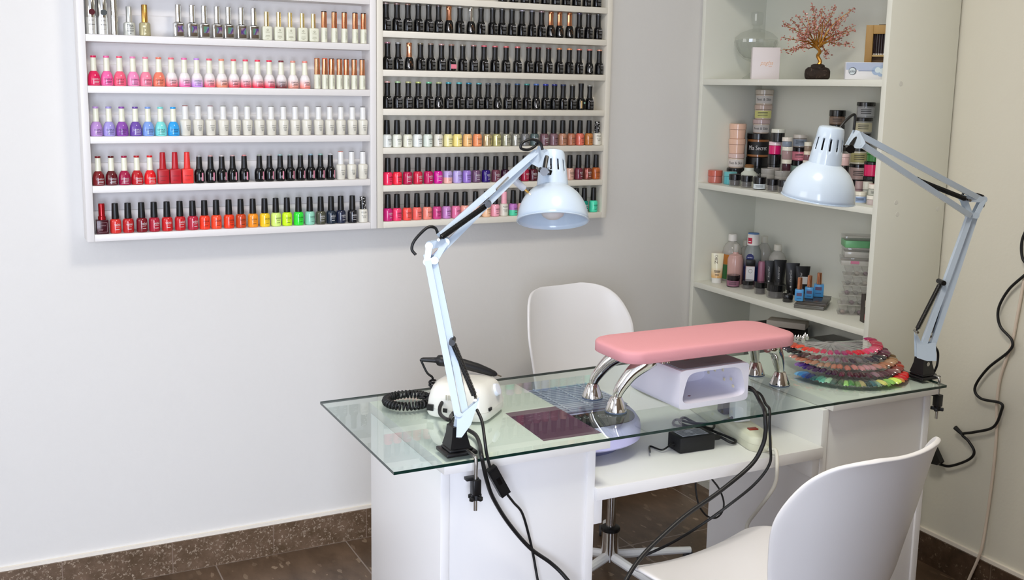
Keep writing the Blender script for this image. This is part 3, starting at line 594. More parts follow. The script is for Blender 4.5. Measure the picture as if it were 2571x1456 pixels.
stack(2116, 2.40, [(415, 26, 'mauve jar with black lid near the lamp knob', dict(body='a89090', lid='0e0c10', lidf=.5)),
    (385, 26, 'pale pink jar near the lamp knob', dict(body='d4b4b0', lid='d8bcb8', lidf=.3))])
stack(2152, 2.468, [(450, 42, 'lowest clear jar with black lid in the tallest stack', dict(body='7a6468', lid='0c0c0e')),
    (411, 44, 'mauve labelled jar with black lid in the tallest stack', dict(body='a89490', lid='0e0c0e', lidf=.2, band='a48c88')),
    (370, 46, 'white jar with olive label in the tallest stack', dict(body='bcb8a4', lid='0e0e0e', lidf=.2, band='9c9668')),
    (334, 44, 'plain black lidded jar in the tallest stack', dict(px=2156, body='54504c', lid='0c0c0c', lidf=.4)),
    (295, 46, 'jar with framed cream label second from top of the tallest stack', dict(px=2157, body='98968c', lid='100c0c', lidf=.2, band='c0b898')),
    (256, 46, 'jar with grey label on top of the tallest stack', dict(px=2161, body='8c8c8c', lid='0c0c0c', lidf=.24, band='a0a0a0'))])
stack(2187, 2.425, [(442, 42, 'dark jar with black lid under the bright pink jar', dict(body='5c4c50', lid='0c0c0e', lidf=.3)),
    (405, 42, 'bright pink jar with black lid near the cabinet end panel', dict(body='cc1258', lid='0c0a0c', lidf=.18)),
    (379, 40, 'green jar on the bright pink jar', dict(px=2190, body='2c7030', lid='2c7834', lidf=.3))])
def front(px, top, w, lab, X=2.288, **kw):
    X, y = seat(px, X, rpx(w, X, y_of(px, X, S2+.02), S2), S2); z1 = at_x(px, top, X).z
    return jar(lab, X, y, S2+.0003, rpx(w, X, y, S2), z1-S2, **kw)
front(1796, 427, 37, 'coral jar with domed lid at the far end of the shelf', body='b8685c', lid='bc5c4c', lidf=.45, X=2.30, gloss=.1)
front(1834, 431, 34, 'teal jar standing next to the coral jar', body='50a4ac', lid='62acb0', lidf=.35, X=2.312, taper=1.05)
for i, (px, top, w) in enumerate(((1846, 437, 31), (1876, 441, 30), (1908, 444, 33), (1941, 449, 32), (1969, 452, 30))):
    front(px, top, w, ['first', 'second', 'third', 'fourth', 'fifth'][i]+' black lidded clear jar after the teal jar, front row', body='2a2624' if i != 2 else '0c0c0e', lid='0c0c0e', lidf=.48, clearbody=(i != 2), band='c8d0d4' if i == 2 else None, group='black lidded clear jars along the shelf front')
front(2160, 481, 34, 'white lidded jar with blue label beside the lamp shade rim', X=2.30, body='d4d4d0', lid='d8d4c4', lidf=.32, band='8ea4c4')
stack(2193, 2.305, [(491, 31, 'lower white lidded jar of two by the end panel', dict(body='bcaeac', lid='d8d4c8', lidf=.4)),
    (462, 31, 'upper white lidded jar of two by the end panel', dict(px=2195, body='aeb0a4', lid='d8d4c8', lidf=.38, band='b4b6aa'))])
front(2157, 455, 20, 'small mauve jar behind the blue labelled jar', X=2.365, body='80646c', lid='9c8484', lidf=.4)
front(2178, 456, 24, 'small clear jar with pale lid behind the blue labelled jar', X=2.372, body='9ca098', lid='c4c4b8', lidf=.4)
# white bottle with a cork-coloured stopper
X = 2.372; y = y_of(1880, X, S2+.03); r = rpx(46, X, y, S2); h = at_x(1880, 421, X).z-S2
t = thing('squat_bottle', 'squat white bottle with brown stopper among the jars', 'bottle', (X, y, S2+.0004))
obj('body', MB().lathe([(0, 0), (r*.95, 0), (r, .003), (r, h*.45), (r*.85, h*.68), (r*.55, h*.82), (r*.52, h), (0, h)], 28), mat('cdd2c8', .3), t)
obj('stopper', MB().lathe([(0, 0), (r*.5, 0), (r*.52, .008), (r*.35, .011), (0, .012)], 16), mat('7c5630', .7), t, (0, 0, h+.0003))
for px, top, w, lab in ((1927, 424, 38, 'low clear stacked tub beside the squat white bottle'), (1963, 430, 42, 'low clear stacked tub nearer the lamp shade')):
    X = 2.358; y = y_of(px, X, S2+.03); r = rpx(w, X, y, S2)*.9; h = at_x(px, top, X).z-S2
    t = thing('clear_tub', lab, 'container', (X, y, S2+.0004), 0, 'clear tubs on the middle cabinet shelf')
    pr = [(0, 0), (r*.9, 0)]
    for k in range(4): pr += [(r, h*(k+.15)/4), (r, h*(k+.8)/4), (r*.93, h*(k+.9)/4)]
    obj('body', MB().lathe(pr+[(0, h*.96)], 28), MILKY, t); obj('lid', MB().lathe([(0, 0), (r*1.02, 0), (r*1.02, .004), (0, .005)], 28), MILKY, t, (0, 0, h*.965))

# ------------------------------------------------------------------ top shelf
def plane_rot(x, y): return math.atan2(-x, y)   # turns a front (-y) towards the photographer's side of the room
p = Vector((2.40, y_of(1898, 2.40, S1+.12), S1+.0004)); dp = depth(p)
k_ = dp/F
t = thing('candy_jar', 'lidded cut crystal footed jar behind the small white box', 'jar', p)
H0 = 182*k_
def cut(r, z): return (r, z)
bowl = MB(); seg = 40; prof = [(0, .002), (.046, .002), (.047, .006), (.028, .018), (.012, .032), (.010, .052), (.014, .066), (.045, .082), (.057, .093), (.066, .104), (.0725, .117), (.077, .130), (.0795, .143), (.080, .155), (.0765, .155), (.073, .130), (.062, .106), (.04, .086), (0, .078)]
s_ = H0/.285
bowl.lathe([(a*s_*1.02, b*s_) for a, b in prof], seg)
for i, v in enumerate(bowl.v):
    x, y, z = v; rr = math.hypot(x, y)
    if rr > .015 and .08*s_ < z < .15*s_:
        q = 1+.045*(1 if ((i+i//40) % 2) else -1); bowl.v[i] = (x*q, y*q, z)
obj('bowl', bowl, CRYSTAL, t, smooth=12)
lid = MB().lathe([(a*s_*1.02, b*s_) for a, b in [(.082, .1565), (.080, .162), (.06, .180), (.03, .192), (.014, .197), (.012, .206), (.020, .214), (.0235, .245), (.0225, .258), (0, .262)]], 20)
obj('lid', lid, CRYSTAL, t, smooth=12)
# small white carton with rose foil script
p = Vector((2.305, y_of(1923, 2.305, S1+.05), S1+.0004)); k_ = depth(p)/F; wv, hv = 68*k_, 79*k_
t = thing('gift_box', 'small white carton with rose foil script, in front of crystal jar', 'box', p, plane_rot(p.x, p.y)+.12)
bx = MB().box(-wv/2, wv/2, 0, .04, 0, hv, bev=.0008)
bx.text('pagha', wv*.46, hv*.17, z=hv*.5, x=.002, y=-.0004, shear=.35); bx.rect(wv*.10, wv*.22, hv*.40, hv*.415, -.0004, 1)
obj('carton', bx, [mat('e4dcdc', .5, g=1), mat('e8b090', .25, .5, g=1.3)], t)
# wire gem tree
p = Vector((2.372, y_of(2052, 2.372, S1+.02), S1+.0004)); k_ = depth(p)/F
t = thing('gem_tree', 'gold wire bonsai tree with pink stone leaves on a dark rock', 'ornament', p, -.78)
rk = MB(); random.seed(3)
for (cx, cz, rx, ry, rz_) in ((0, .021, .037, .024, .021), (-.024, .019, .015, .02, .018), (.022, .018, .017, .02, .018), (0, .038, .022, .018, .012)):
    bm = bmesh.new(); bmesh.ops.create_icosphere(bm, subdivisions=3, radius=1)
    for v in bm.verts: v.co *= 1+random.uniform(-.06, .06); v.co.x = math.copysign(abs(v.co.x)**.6, v.co.x); v.co.z = math.copysign(abs(v.co.z)**.6, v.co.z)
    bm.verts.index_update(); rk.add([(cx+v.co.x*rx, v.co.y*ry, max(cz+v.co.z*rz_, 0)) for v in bm.verts], [[v.index for v in f.verts] for f in bm.faces]); bm.free()
obj('rock_base', rk, stone('dark_rock', '3a2a20', '1c130e', '54443a', 120, chipamt=.3, rough=.8), t, smooth=0)
tr = MB(); fo = MB()
trunk = smooth_path([(.002, 0, .045), (.006, .002, .058), (-.002, .0, .075), (.004, -.003, .088), (-.008, 0, .104), (-.002, 0, .118)], 6)
tr.tube(trunk, [.0068-.003*i/len(trunk) for i in range(len(trunk))], 8)
tips = [(1962, 122), (1964, 95), (1962, 58), (1980, 48), (1996, 42), (2014, 36), (2030, 16), (2040, 60), (2054, 22), (2066, 40), (2084, 18), (2082, 60), (2096, 48), (2124, 28), (2112, 44), (2134, 66), (2130, 78), (2126, 110), (2102, 92), (2076, 130), (1982, 130), (2020, 75), (2000, 88), (2058, 80), (2040, 42)]
for ti, (tx, ty) in enumerate(tips):
    X_, Z_ = (tx-2052)*k_, (198-ty)*k_; Y_ = random.uniform(-.045, .045)
    s0 = Vector((-.004+.004*math.copysign(1, X_), 0, random.uniform(.098, .116)))
    m1 = s0.lerp(Vector((X_, Y_, Z_)), .35)+Vector((random.uniform(-.01, .01), 0, random.uniform(-.012, .012)))
    m2 = s0.lerp(Vector((X_, Y_, Z_)), .7)+Vector((random.uniform(-.01, .01), random.uniform(-.01, .01), random.uniform(-.008, .012)))
    pa = smooth_path([s0, m1, m2, (X_, Y_, Z_)], 6); n = len(pa)
    tr.tube(pa, [.0024-.0017*i/n for i in range(n)], 5)
    for j in range(36):
        f_ = random.uniform(.34, 1.03); c = pa[min(int(f_*n), n-1)]+Vector([random.gauss(0, .0050) for _ in range(3)])
        a = random.uniform(.0030, .0056); R_ = Matrix.Rotation(random.uniform(0, 6.3), 4, Vector([random.gauss(0, 1) for _ in range(3)]))
        fo.add([(a, 0, 0), (0, a*.8, 0), (-a, 0, 0), (0, -a*.7, 0), (0, 0, a*.5), (0, 0, -a*.5)], [(0, 1, 4), (1, 2, 4), (2, 3, 4), (3, 0, 4), (1, 0, 5), (2, 1, 5), (3, 2, 5), (0, 3, 5)], random.choice((0, 0, 1, 1, 2)), Matrix.Translation(c) @ R_)
obj('trunk', tr, mat('9c6c28', .3, .75, g=1.2), t)
fl = obj('leaves', fo, [mat('b8786c', .15), mat('cc988a', .12), mat('985c50', .2)], t, smooth=0)
# cotton swab box
p = at_x(2175, 200, 2.288); p.z = S1+.0004; k_ = depth(p)/F; wv, hv = 103*k_, 43*k_
t = thing('cotton_swab_box', 'pale blue cotton swab box lying before the wooden case', 'box', p, plane_rot(p.x, p.y)+.1)
b = MB().box(-wv/2, wv/2, 0, .045, 0, hv, bev=.001); Y = -.0004
b.rect(-wv/2+.001, wv/2-.001, hv*.55, hv-.001, Y, 1)
for li, (x, z, r_, m_) in enumerate(((.22, .52, .26, 2), (.33, .40, .22, 2), (.35, .62, .22, 2), (.25, .56, .16, 3), (.36, .5, .17, 3), (-.335, .48, .22, 4), (-.34, .48, .19, 3))):
    b.lathe([(0, 0), (r_*hv, 0)], 18, m_, Matrix.Translation((x*wv, Y-.00015*(li+1), z*hv)) @ Matrix.Rotation(PI/2, 4, 'X'))
b.rect(-.20*wv, .17*wv, .49*hv, .53*hv, Y-.0013, 5); b.text('Lechisse', hv*.34, hv*.16, x=-.34*wv, z=.48*hv, y=Y-.0015, m=4, shear=.2)
obj('carton', b, [mat('e6e6e8', .45, g=1), mat('b4c0d8', .45, g=1), mat('a4b8d4', .5, g=1), mat('d8e4e8', .5, g=1), mat('202830', .5, g=1), mat('7c90b8', .5, g=1)], t)
# wooden case with a glazed lid, standing on end
p = at_x(2205, 199, 2.40); p.z = S1+.0004
t = thing('wooden_case', 'light wooden organizer case with glazed lid behind the swab box', 'case', p, plane_rot(p.x, p.y)-.05)
k_ = depth(p)/F; WD = wood('pale_wood', 'a07838', 'c09a58', 6, (2, 2, .6)); xl, xr, zt = (2168-2205)*k_, (2168-2205)*k_+.115, (199-63)*k_
fr = MB(); fr.box(xl, xl+.021, 0, .022, 0, zt, bev=.001); fr.box(xr-.021, xr, 0, .022, 0, zt, bev=.001); fr.box(xl+.021, xr-.021, 0, .022, zt-.026, zt, bev=.001); fr.box(xl+.021, xr-.021, 0, .022, 0, .02, bev=.001)
obj('frame', fr, WD, t)
obj('back_board', MB().box(xl+.02, xr-.02, .0221, .026, .0, zt), mat('5c4426', .6), t)
dv = MB(); dv.box(xl+.058, xl+.062, .004, .022, .0202, zt-.0262); dv.box(xl+.0212, xl+.0578, .004, .022, zt*.43, zt*.43+.005); dv.box(xl+.0622, xr-.0212, .004, .022, zt*.43, zt*.43+.005)
obj('divider', dv, mat('b89c64', .5), t)
for i in range(5):
    x = xl+.026+i*.0068
    sk = thing('thread_reel' if False else 'dark_pencil', f'dark slim pencil inside the wooden case, {ORD[i+1]} from its frame edge', 'pencil', t.matrix_basis @ Vector((x, .013, zt*.43+.0055)), t.rotation_euler.z, 'dark pencils in the wooden case')
    obj('barrel', MB().lathe([(0, .004), (.0029, .004), (.0029, zt*.47), (0, zt*.47)], 10), mat('241820', .3), sk); obj('tip', MB().lathe([(0, 0), (.0027, 0), (.0027, .0038), (0, .0038)], 10), mat('d8d4cc', .3), sk)
obj('latch', MB().box(xl+.035, xl+.055, .006, .016, zt, zt+.002), mat('5a4a30', .4, .5), t)

# ------------------------------------------------------------------ lower shelf: bottles and tubes
def lathe_bottle(name, label, px, py, wpx, toppx, prof, mats, parts, group=None, cat='bottle', X=None, rz=-.7):
    p = at_z(px, py, S3) if X is None else Vector((X, y_of(px, X, S3+.05), S3))
    p.z = S3; r = rpx(wpx, p.x, p.y, p.z); p2 = p+Vector((.68, .73, 0)).normalized()*r if X is None else p
    if X is not None: p2.x, p2.y = seat(px, X, r, S3)
    p2.z = S3; h = at_x(px, toppx, p2.x).z-S3; p2.z += .0004
    t_ = thing(name, label, cat, p2, rz, group)
    for pn, pr_, m_ in parts: obj(pn, MB().lathe([(a*r, b_*h) for a, b_ in pr_], 26), m_, t_)
    return t_, r, h
BODY = [(0, 0), (.95, 0), (1, .015), (1, .60), (.93, .70), (.70, .79), (.42, .84), (.40, .86), (0, .86)]
CAPP = [(0, .862), (.46, .862), (.46, .985), (.42, 1), (0, 1)]
# cream tube on its cap
p = at_z(1797, 711, S3); p.z = S3; p += Vector((.012, .012, 0)); h = at_x(1797, 635, p.x).z-S3; r = rpx(30, *p)
t = thing('cream_tube', 'cream hand cream tube standing on its white cap', 'tube', p+Vector((0, 0, .0004)), -.62)
tb = MB(); vs = []; n = 24
for j in range(9):
    f_ = j/8; z = .018+(h-.018)*f_
    for k in range(n):
        a = 2*PI*k/n; vs.append((r*(.92+.12*f_)*math.cos(a), r*(.8*(1-f_)+.03)*math.sin(a), z))
fs = [(j*n+k, j*n+(k+1) % n, (j+1)*n+(k+1) % n, (j+1)*n+k) for j in range(8) for k in range(n)]+[tuple(range(n))[::-1], tuple(8*n+k for k in range(n))]
tb.add(vs, fs)
def tubeface(z): f_ = (z-.018)/(h-.018); return -r*(.8*(1-f_)+.03)-.0008
for s, z, w_, hh in (('ZIKI', .80, .034, .010),):
    gl = MB(); gl.text(s, w_*.9, hh, x=-.004, z=z*h, y=0, up=True)
    tb.add([(v[0], tubeface(v[2]), v[2]) for v in gl.v], gl.f, 1)
for z, w_ in ((.40, .022), (.36, .018), (.27, .014)): tb.add([(x, tubeface(z*h+dz), z*h+dz) for x, dz in ((-w_/2, 0), (w_/2, 0), (w_/2, .0025), (-w_/2, .0025))], [(0, 1, 2, 3)], 1)
obj('tube_body', tb, [gradient('d6a868', 'dcd8bc', .02, .055), mat('5a4630', .5)], t)
obj('cap', MB().lathe([(0, 0), (r*.82, 0), (r*.84, .0175), (0, .0178)], 24), mat('e4e4e0', .4, g=1), t)
AMB, CLR = mat('b87828', .15), CLEAR
lathe_bottle('lotion_bottle', 'amber and green labelled bottle with white cap behind the pink bottle', 1836, 690, 48, 587, None, None,
    [('body', BODY, MILKY), ('label', [(1.01, .05), (1.012, .05), (1.012, .36), (1.01, .36)], mat('2f6a3a', .4)), ('label_band', [(1.01, .365), (1.012, .365), (1.012, .58), (1.01, .58)], mat('b8742c', .3)), ('cap', CAPP, mat('e2e0dc', .4, g=1))], X=2.43)
lathe_bottle('lotion_bottle', 'translucent pink bottle behind the mauve labelled jar', 1845, 706, 40, 612, None, None,
    [('body', [(0, 0), (.95, 0), (1, .02), (1, .62), (.8, .72), (.36, .76), (.33, .80), (0, .8)], mat('c09a94', .2)), ('cap', [(0, .802), (.34, .802), (.34, .98), (.3, 1), (0, 1)], MILKY)], X=2.352)
t, r, h = lathe_bottle('micellar_bottle', 'two-phase blue cleanser bottle with white cap and blue top', 1887, 716, 44, 583, None, None,
    [('body', [(0, 0), (.95, 0), (1, .015), (1, .55), (.92, .65), (.70, .74), (.66, .765), (0, .765)], gradient('10204c', '7e8484', .065, .10)),
     ('cap', [(0, .767), (.69, .767), (.66, .975), (0, .976)], mat('e4e0de', .35, g=1)), ('cap_top', [(0, .977), (.64, .977), (.62, .995), (0, 1)], mat('3c6ca4', .4))], X=2.396)
q = MB(); q.patch(.70*r, -1.0, -.2, h*.80, h*.91, 0, 5); q.patch(.705*r, -.85, -.35, h*.83, h*.845, 1, 4); obj('cap_label', q, [mat('b01038', .4), mat('e0d8d8', .5)], t)
q = MB(); q.lathe([(0, 0), (.013, 0)], 20, 0, Matrix.Translation((-.008, -r-.001, h*.545)) @ Matrix.Rotation(PI/2, 4, 'X')); q.text('NIVEA', .017, .0036, x=-.008, z=h*.545, y=-r-.0015); obj('round_label', q, [mat('10185c', .35), mat('d8dcf0', .4)], t)
for px, top, w_, X, lab in ((1915, 592, 38, 2.462, 'frosted bottle with white cap behind the blue cleanser'), (1869, 603, 30, 2.474, 'frosted bottle hidden between the amber and blue bottles'), (1949, 613, 44, 2.455, 'short frosted bottle with white cap behind the black tubes')):
    lathe_bottle('frosted_bottle', lab, px, 700, w_, top, None, None, [('body', BODY, MILKY), ('cap', CAPP, mat('dedacc', .4, g=1))], X=X, group='frosted bottles at the back')
lathe_bottle('pink_bottle', 'plum pink bottle between the blue cleanser and black tubes', 1911, 715, 18, 656, None, None, [('body', [(0, 0), (1, 0), (1, .94), (.8, 1), (0, 1)], mat('8c5a70', .3))], X=2.392)
p = at_z(1838, 722, S3); p.z = S3; p += Vector((.017, .017, 0)); jar('dark jar with mauve label, nearest the cream tube', p.x, p.y, S3+.0003, .0232, .041, '241018', '160c10', .35, band='8c6074', group='jars on the lower cabinet shelf')
p = Vector((2.362, y_of(1883, 2.362, S3+.05), S3+.0004)); t = thing('serum_bottle', 'small bottle with black top and white ring label', 'bottle', p, -.62)
r = .0155; h = at_x(1883, 652, p.x).z-S3
b = MB().box(-r, r, -.011, .011, 0, h*.78, bev=.003); b.rect(-r*.9, r*.9, h*.28, h*.76, -.0113, 1); b.lathe([(.006, 0), (.0071, 0)], 24, 2, Matrix.Translation((0, -.0115, h*.60)) @ Matrix.Rotation(PI/2, 4, 'X'))
obj('body', b, [mat('b8a0a0', .25), mat('d0d0d4', .4), mat('5a605c', .5)], t); obj('cap', MB().box(-r*1.02, r*1.02, -.0115, .0115, h*.782, h, bev=.002), BLACK, t)
for i, (px, py, w_, top, lab) in enumerate(((1876, 727, 32, 703, 'clear black lidded jar before the small ring label bottle'), (1907, 740, 30, 707, 'clear black lidded jar before the plum bottle'), (1946, 751, 48, 712, 'largest clear black lidded jar, in front of the black tubes'), (1977, 760, 27, 738, 'smallest black jar beside the blue polish bottles'))):
    p = at_z(px, py, S3); r = rpx(w_, *p); q_ = p+Vector((.68, .73, 0))*r; h = at_x(px, top, q_.x).z-S3
    jar(lab, q_.x, q_.y, S3+.0003, r, max(h, .024), '1c1a1a', '0a0a0b', .46, clearbody=(i < 3), group='jars on the lower cabinet shelf')
# black squeeze tubes leaning in a row
for i, (px, X, top, w_) in enumerate(((1933, 2.412, 654, 32), (1957, 2.402, 652, 34), (1988, 2.404, 660, 38), (2014, 2.42, 668, 40))):
    y = y_of(px, X, S3+.05); h = at_x(px, top, X).z-S3; r = w_/2*depth((X, y, S3))/F*.92
    t = thing('black_tube', 'black squeeze tube with white print, '+ORD[i+1]+' from the plum bottle', 'tube', (X, y, S3+.0004), -.62+.1*(i % 2), 'black squeeze tubes on the lower shelf')
    tb = MB(); vs = []
    for j in range(7):
        f_ = j/6; z = .016+(h-.016)*f_
        for k in range(20):
            a = 2*PI*k/20; vs.append((r*(.72+.28*f_)*math.cos(a), r*(.62*(1-f_)+.03)*math.sin(a), z))
    tb.add(vs, [(j*20+k, j*20+(k+1) % 20, (j+1)*20+(k+1) % 20, (j+1)*20+k) for j in range(6) for k in range(20)]+[tuple(range(20))[::-1], tuple(120+k for k in range(20))])
    fy = lambda z: -r*(.62*(1-(z-.016)/(h-.016))+.03)-.0012
    gl = MB(); gl.text('EasyGel', h*.38, r*.32, x=-.2*r, z=h*.60, up=True, shear=.25); gl.lathe([(0, 0), (.0028, 0)], 12, 0, Matrix.Translation((-.2*r, 0, h*.27)) @ Matrix.Rotation(PI/2, 4, 'X'))
    if i == 3: gl.rect(-.1*r, .8*r, h*.42, h*.66, 0)
    tb.add([(v[0], fy(v[2]), v[2]) for v in gl.v], gl.f, 1)
    obj('tube_body', tb, [BLACK, mat('b0b0b0', .5)], t); obj('cap', MB().lathe([(0, 0), (r*.6, 0), (r*.62, .0155), (0, .0157)], 18), BLACK_GLOSS, t)
# flat palettes
p = at_z(2042, 781, S3); p.z = S3
ang = math.radians(38)
for i in range(2):
    t = thing('palette_case', ['lower grey palette case under the blue polish bottles', 'upper dark palette case under the blue polish bottles'][i], 'case', p+Vector((.052+.004*i, .063-.004*i,   .0125*i+.0002*i+.0005)), ang+.03*i, 'grey palette cases')
    b = MB().box(-.062, .062, -.046, .046, 0, .0085, bev=.0015); obj('tray', b, mat(['5c5a54', '4a443e'][i], .3), t)
    obj('lid', MB().box(-.0625, .0625, -.0465, .0465, .0087, .0123, bev=.001), [mat('6a6862', .2), mat('3a3632', .25)][i], t)
# three blue polish bottles
bb = MB().box(-.0135, .0135, -.0125, .0125, 0, .037, bev=.004, seg=3); bb.rect(-.008, .008, .017, .027, -.0128, 1); bb.rect(-.007, .007, .008, .0105, -.0128, 2); bme = bb.mesh('body', 3)
bs = MB().box(-.0155, .0155, -.013, .013, 0, .040, bev=.0015); bs.rect(-.011, .009, .022, .033, -.0132, 1); bs.rect(-.010, .008, .010, .013, -.0132, 2); bsm = bs.mesh('body', 3)
cpm = MB().lathe([(0, 0), (.0078, 0), (.0072, .036), (.006, .0372), (0, .0374)], 18).mesh('cap', 1)
for i, (px, py, lab, me, zz) in enumerate(((2005, 757, 'blue polish bottle with copper cap, nearest the smallest black jar', bme, 0), (2030, 751, 'blue polish bottle with copper cap, middle of three', bme, 0), (2054, 746, 'square blue polish bottle with copper cap beside the drawer stack', bsm, 0))):
    z0 = S3+.0258; q_ = at_z(px, py, z0); q_.z = z0+.0002; q_ += Vector((.010, .010, 0))
    t = thing('nail_polish_bottle', lab, 'nail polish', q_, -.75, 'blue polish bottles on the palettes')
    link_mesh('body', me, [mat('4690c8', .3), mat('5a4a68', .4), mat('2c5c90', .4)], t); link_mesh('cap', cpm, [ROSE], t, (0, 0, .0372 if me is bme else .0402))
# drawer organizer and boxes
p = at_z(2150, 800, S3); p.z = S3
t = thing('bead_organizer', 'clear stacked bead organizer with small drawers', 'organizer', p+Vector((.055, .055, 0)), -.70)
for row_ in range(5):
    z0 = .0005+row_*.0305; off = -.006 if row_ < 2 else .004
    obj('tier', MB().box(-.052+off, .052+off, -.034, .034, z0, z0+.0018), MILKY, t)
    for c in range(4):
        x0 = -.050+off+c*.0252
        dr = MB(); n = 10
        arc = [(x0+.0012+(.0226)*k/n, z0+.0255-.022*math.sin(PI*k/n)**.6) for k in range(n+1)]
        dr.add([(a, y_, b_) for y_ in (-.040, .030) for a, b_ in arc], [(k, k+1, n+2+k, n+1+k) for k in range(n)]+[tuple(range(n+1)), tuple(range(2*n+1, n, -1))])
        d_ = obj('drawer', dr, CLEAR, t)
        if (row_*4+c) % 3 != 1: obj('beads', MB().lathe([(0, 0), (.006, 0), (.008, .004), (.004, .008), (0, .009)], 9, 0, Matrix.Translation((x0+.0125, -.015, z0+.004)) @ Matrix.Diagonal((1, 2, 1, 1))), mat(['b8a8a0', 'c8c4bc', '8c7884', 'a0a4a0'][(row_+c) % 4], .2, .3), d_, smooth=0)
for i, (dz, hh, col, lab, ww) in enumerate(((.155, .024, 'c0a8a4', 'clear flat box with pink tag on the bead organizer', .056), (.1795, .030, 'a4a498', 'clear box between the pink tagged box and green box', .050), (.210, .036, '6cac78', 'clear box filled with green on top of the stack', .052))):
    b_ = thing('clear_box', lab, 'box', p+Vector((.053, .057, dz)), -.70+.06*i, 'clear boxes on the bead organizer')
    obj('lid', MB().box(-ww, ww, -.036, .036, hh*.62, hh-.0005, bev=.001), CLEAR, b_); obj('tray', MB().box(-ww*.98, ww*.98, -.035, .035, 0, hh*.60, bev=.001), mat(col, .3) if i == 2 else MILKY, b_)
    if i == 0: obj('tag', MB().box(-ww*.5, -ww*.05, -.0372, -.0362, .006, .014), mat('b86c88', .5), b_)
p = at_z(2170, 812, S3); p.z = S3
t = thing('boxed_polish', 'dark slim carton with red and white labels by the end panel', 'box', p+Vector((.02, .014, 0)), -.35)
b = MB().box(-.014, .014, -.012, .012, 0, .084, bev=.001); b.rect(-.012, -.002, .008, .026, -.0124, 1); b.rect(-.012, -.004, .048, .068, -.0124, 2); obj('carton', b, [mat('3a3430', .5), mat('b06468', .5), mat('d4c8bc', .5)], t)

# ------------------------------------------------------------------ bottom shelf, seen over the desk
p = Vector((2.40, y_of(1946, 2.40, .6), S4+.0004))
t = thing('black_bag', 'dark box bag on the lowest shelf behind the hand rest', 'bag', p, 0.)
b = MB().box(-.075, .075, -.085, .075, 0, .243, bev=.01); obj('bag_body', b, mat('14100f', .5), t); obj('flap', MB().box(-.074, .074, -.087, .02, .2435, .252, bev=.004), mat('2c1418', .6), t)
t = thing('paper_packet', 'cream paper packet lying on the dark box bag', 'packet', (2.375, y_of(1978, 2.375, .66), S4+.2560), -.95)
b = MB().box(-.065, .065, -.03, .03, 0, .022, bev=.004); b.rect(-.05, .02, .006, .011, -.0264, 1); obj('wrapper', b, [mat('b4aca0', .6), mat('2c2824', .6)], t)
t = thing('storage_bin', 'grey translucent storage bin on the lowest shelf by the end panel', 'bin', (2.385, y_of(2118, 2.385, .6), S4+.0004), 0)
obj('tub', MB().box(-.10, .10, -.15, .15, 0, .225, bev=.012), mat('4a4743', .35), t); obj('lid', MB().box(-.104, .104, -.155, .155, .2255, .241, bev=.004), mat('5c5955', .3), t)
t = thing('folder_stack', 'dark grey folder leaning on the storage bin', 'folder', (2.262, y_of(2125, 2.262, .6), S4+.0004), 0)
obj('cover', MB().box(-.011, .011, -.06, .06, 0, .16, bev=.002), mat('2e2b28', .5), t)
# ------------------------------------------------------------------ manicure desk
GT = .740
desk = thing('manicure_desk', 'white two-pedestal manicure desk with an open knee space', 'desk', (1.36, 1.9, 0))
def dk(name, a, b, c, d, e, f, parent=None, m=None, bev=.0008):
    return obj(name, MB().box(a-1.36, b-1.36, c-1.9, d-1.9, e, f, bev=bev), m or WHITE_LAM, parent or desk)
for (a, b, sa, sb) in ((.724, 1.060, .724, 1.083), (1.658, 2.000, 1.672, 2.004)):
    pd = dk('pedestal', a+.0182, b-.0182, 1.7035, 1.7205, 0, .7115)
    dk('side_panel', a, a+.018, 1.6985, 2.09, 0, .7115, pd); dk('side_panel', b-.018, b, 1.6985, 2.09, 0, .7115, pd)
    dk('back_panel', a+.0182, b-.0182, 2.074, 2.09, 0, .7115, pd)
    dk('top_panel', sa, sb, 1.682, 2.10, .712, .7335, m=WHITE_EDGE)
dk('knee_shelf', 1.0603, 1.6577, 1.689, 2.09, .602, .628)
dk('cleat', 1.0603, 1.080, 1.70, 2.05, .548, .6018); dk('cleat', 1.637, 1.6577, 1.70, 2.05, .555, .6018)
sl = MB(); gx = [(.620, 1.667), (2.006, 1.661), (2.042, 2.150), (.621, 2.124)]
sl.add([(x, y, z) for z in (.7342, GT) for x, y in gx], [(3, 2, 1, 0), (4, 5, 6, 7), (0, 1, 5, 4), (1, 2, 6, 5), (2, 3, 7, 6), (3, 0, 4, 7)], [0, 0, 1, 1, 1, 1])
g = obj('glass_tabletop', sl, [GLASS, GLASS_EDGE], smooth=0); tag(g, 'clear greenish glass sheet lying over the whole desk', 'glass top')
t = thing('price_card', 'plum price card lying under the glass on the pedestal', 'card', (1.010, 1.80, .7337), 0)
b = MB(); q = [at_z(px, py, .7340) for px, py in ((1365, 1107), (1513, 1086), (1415, 1017), (1269, 1037))]; c0 = Vector((1.010, 1.80, .7337)); q = [v-c0 for v in q]
q[1].x = min(q[1].x, .072); q[2].x = min(q[2].x, .072)
b.plate([(v.x, v.y, .00018) for v in q], (0, 0, 1), .0002)
for i in range(9):
    f0, f1 = .12+.028*i, .12+.028*i+.008
    def lp(u, v): return (q[0].lerp(q[1], u)).lerp(q[3].lerp(q[2], u), v)
    ww = .42+.14*math.sin(i*2.1)
    p4 = [lp(.5-ww/2, 1-f0), lp(.5+ww/2, 1-f0), lp(.5+ww/2, 1-f1), lp(.5-ww/2, 1-f1)]
    b.add([(v.x, v.y, .00032) for v in p4], [(0, 1, 2, 3)], 1)
obj('sheet', b, [mat('5e3550', .4), mat('8c6880', .5)], t, smooth=0)

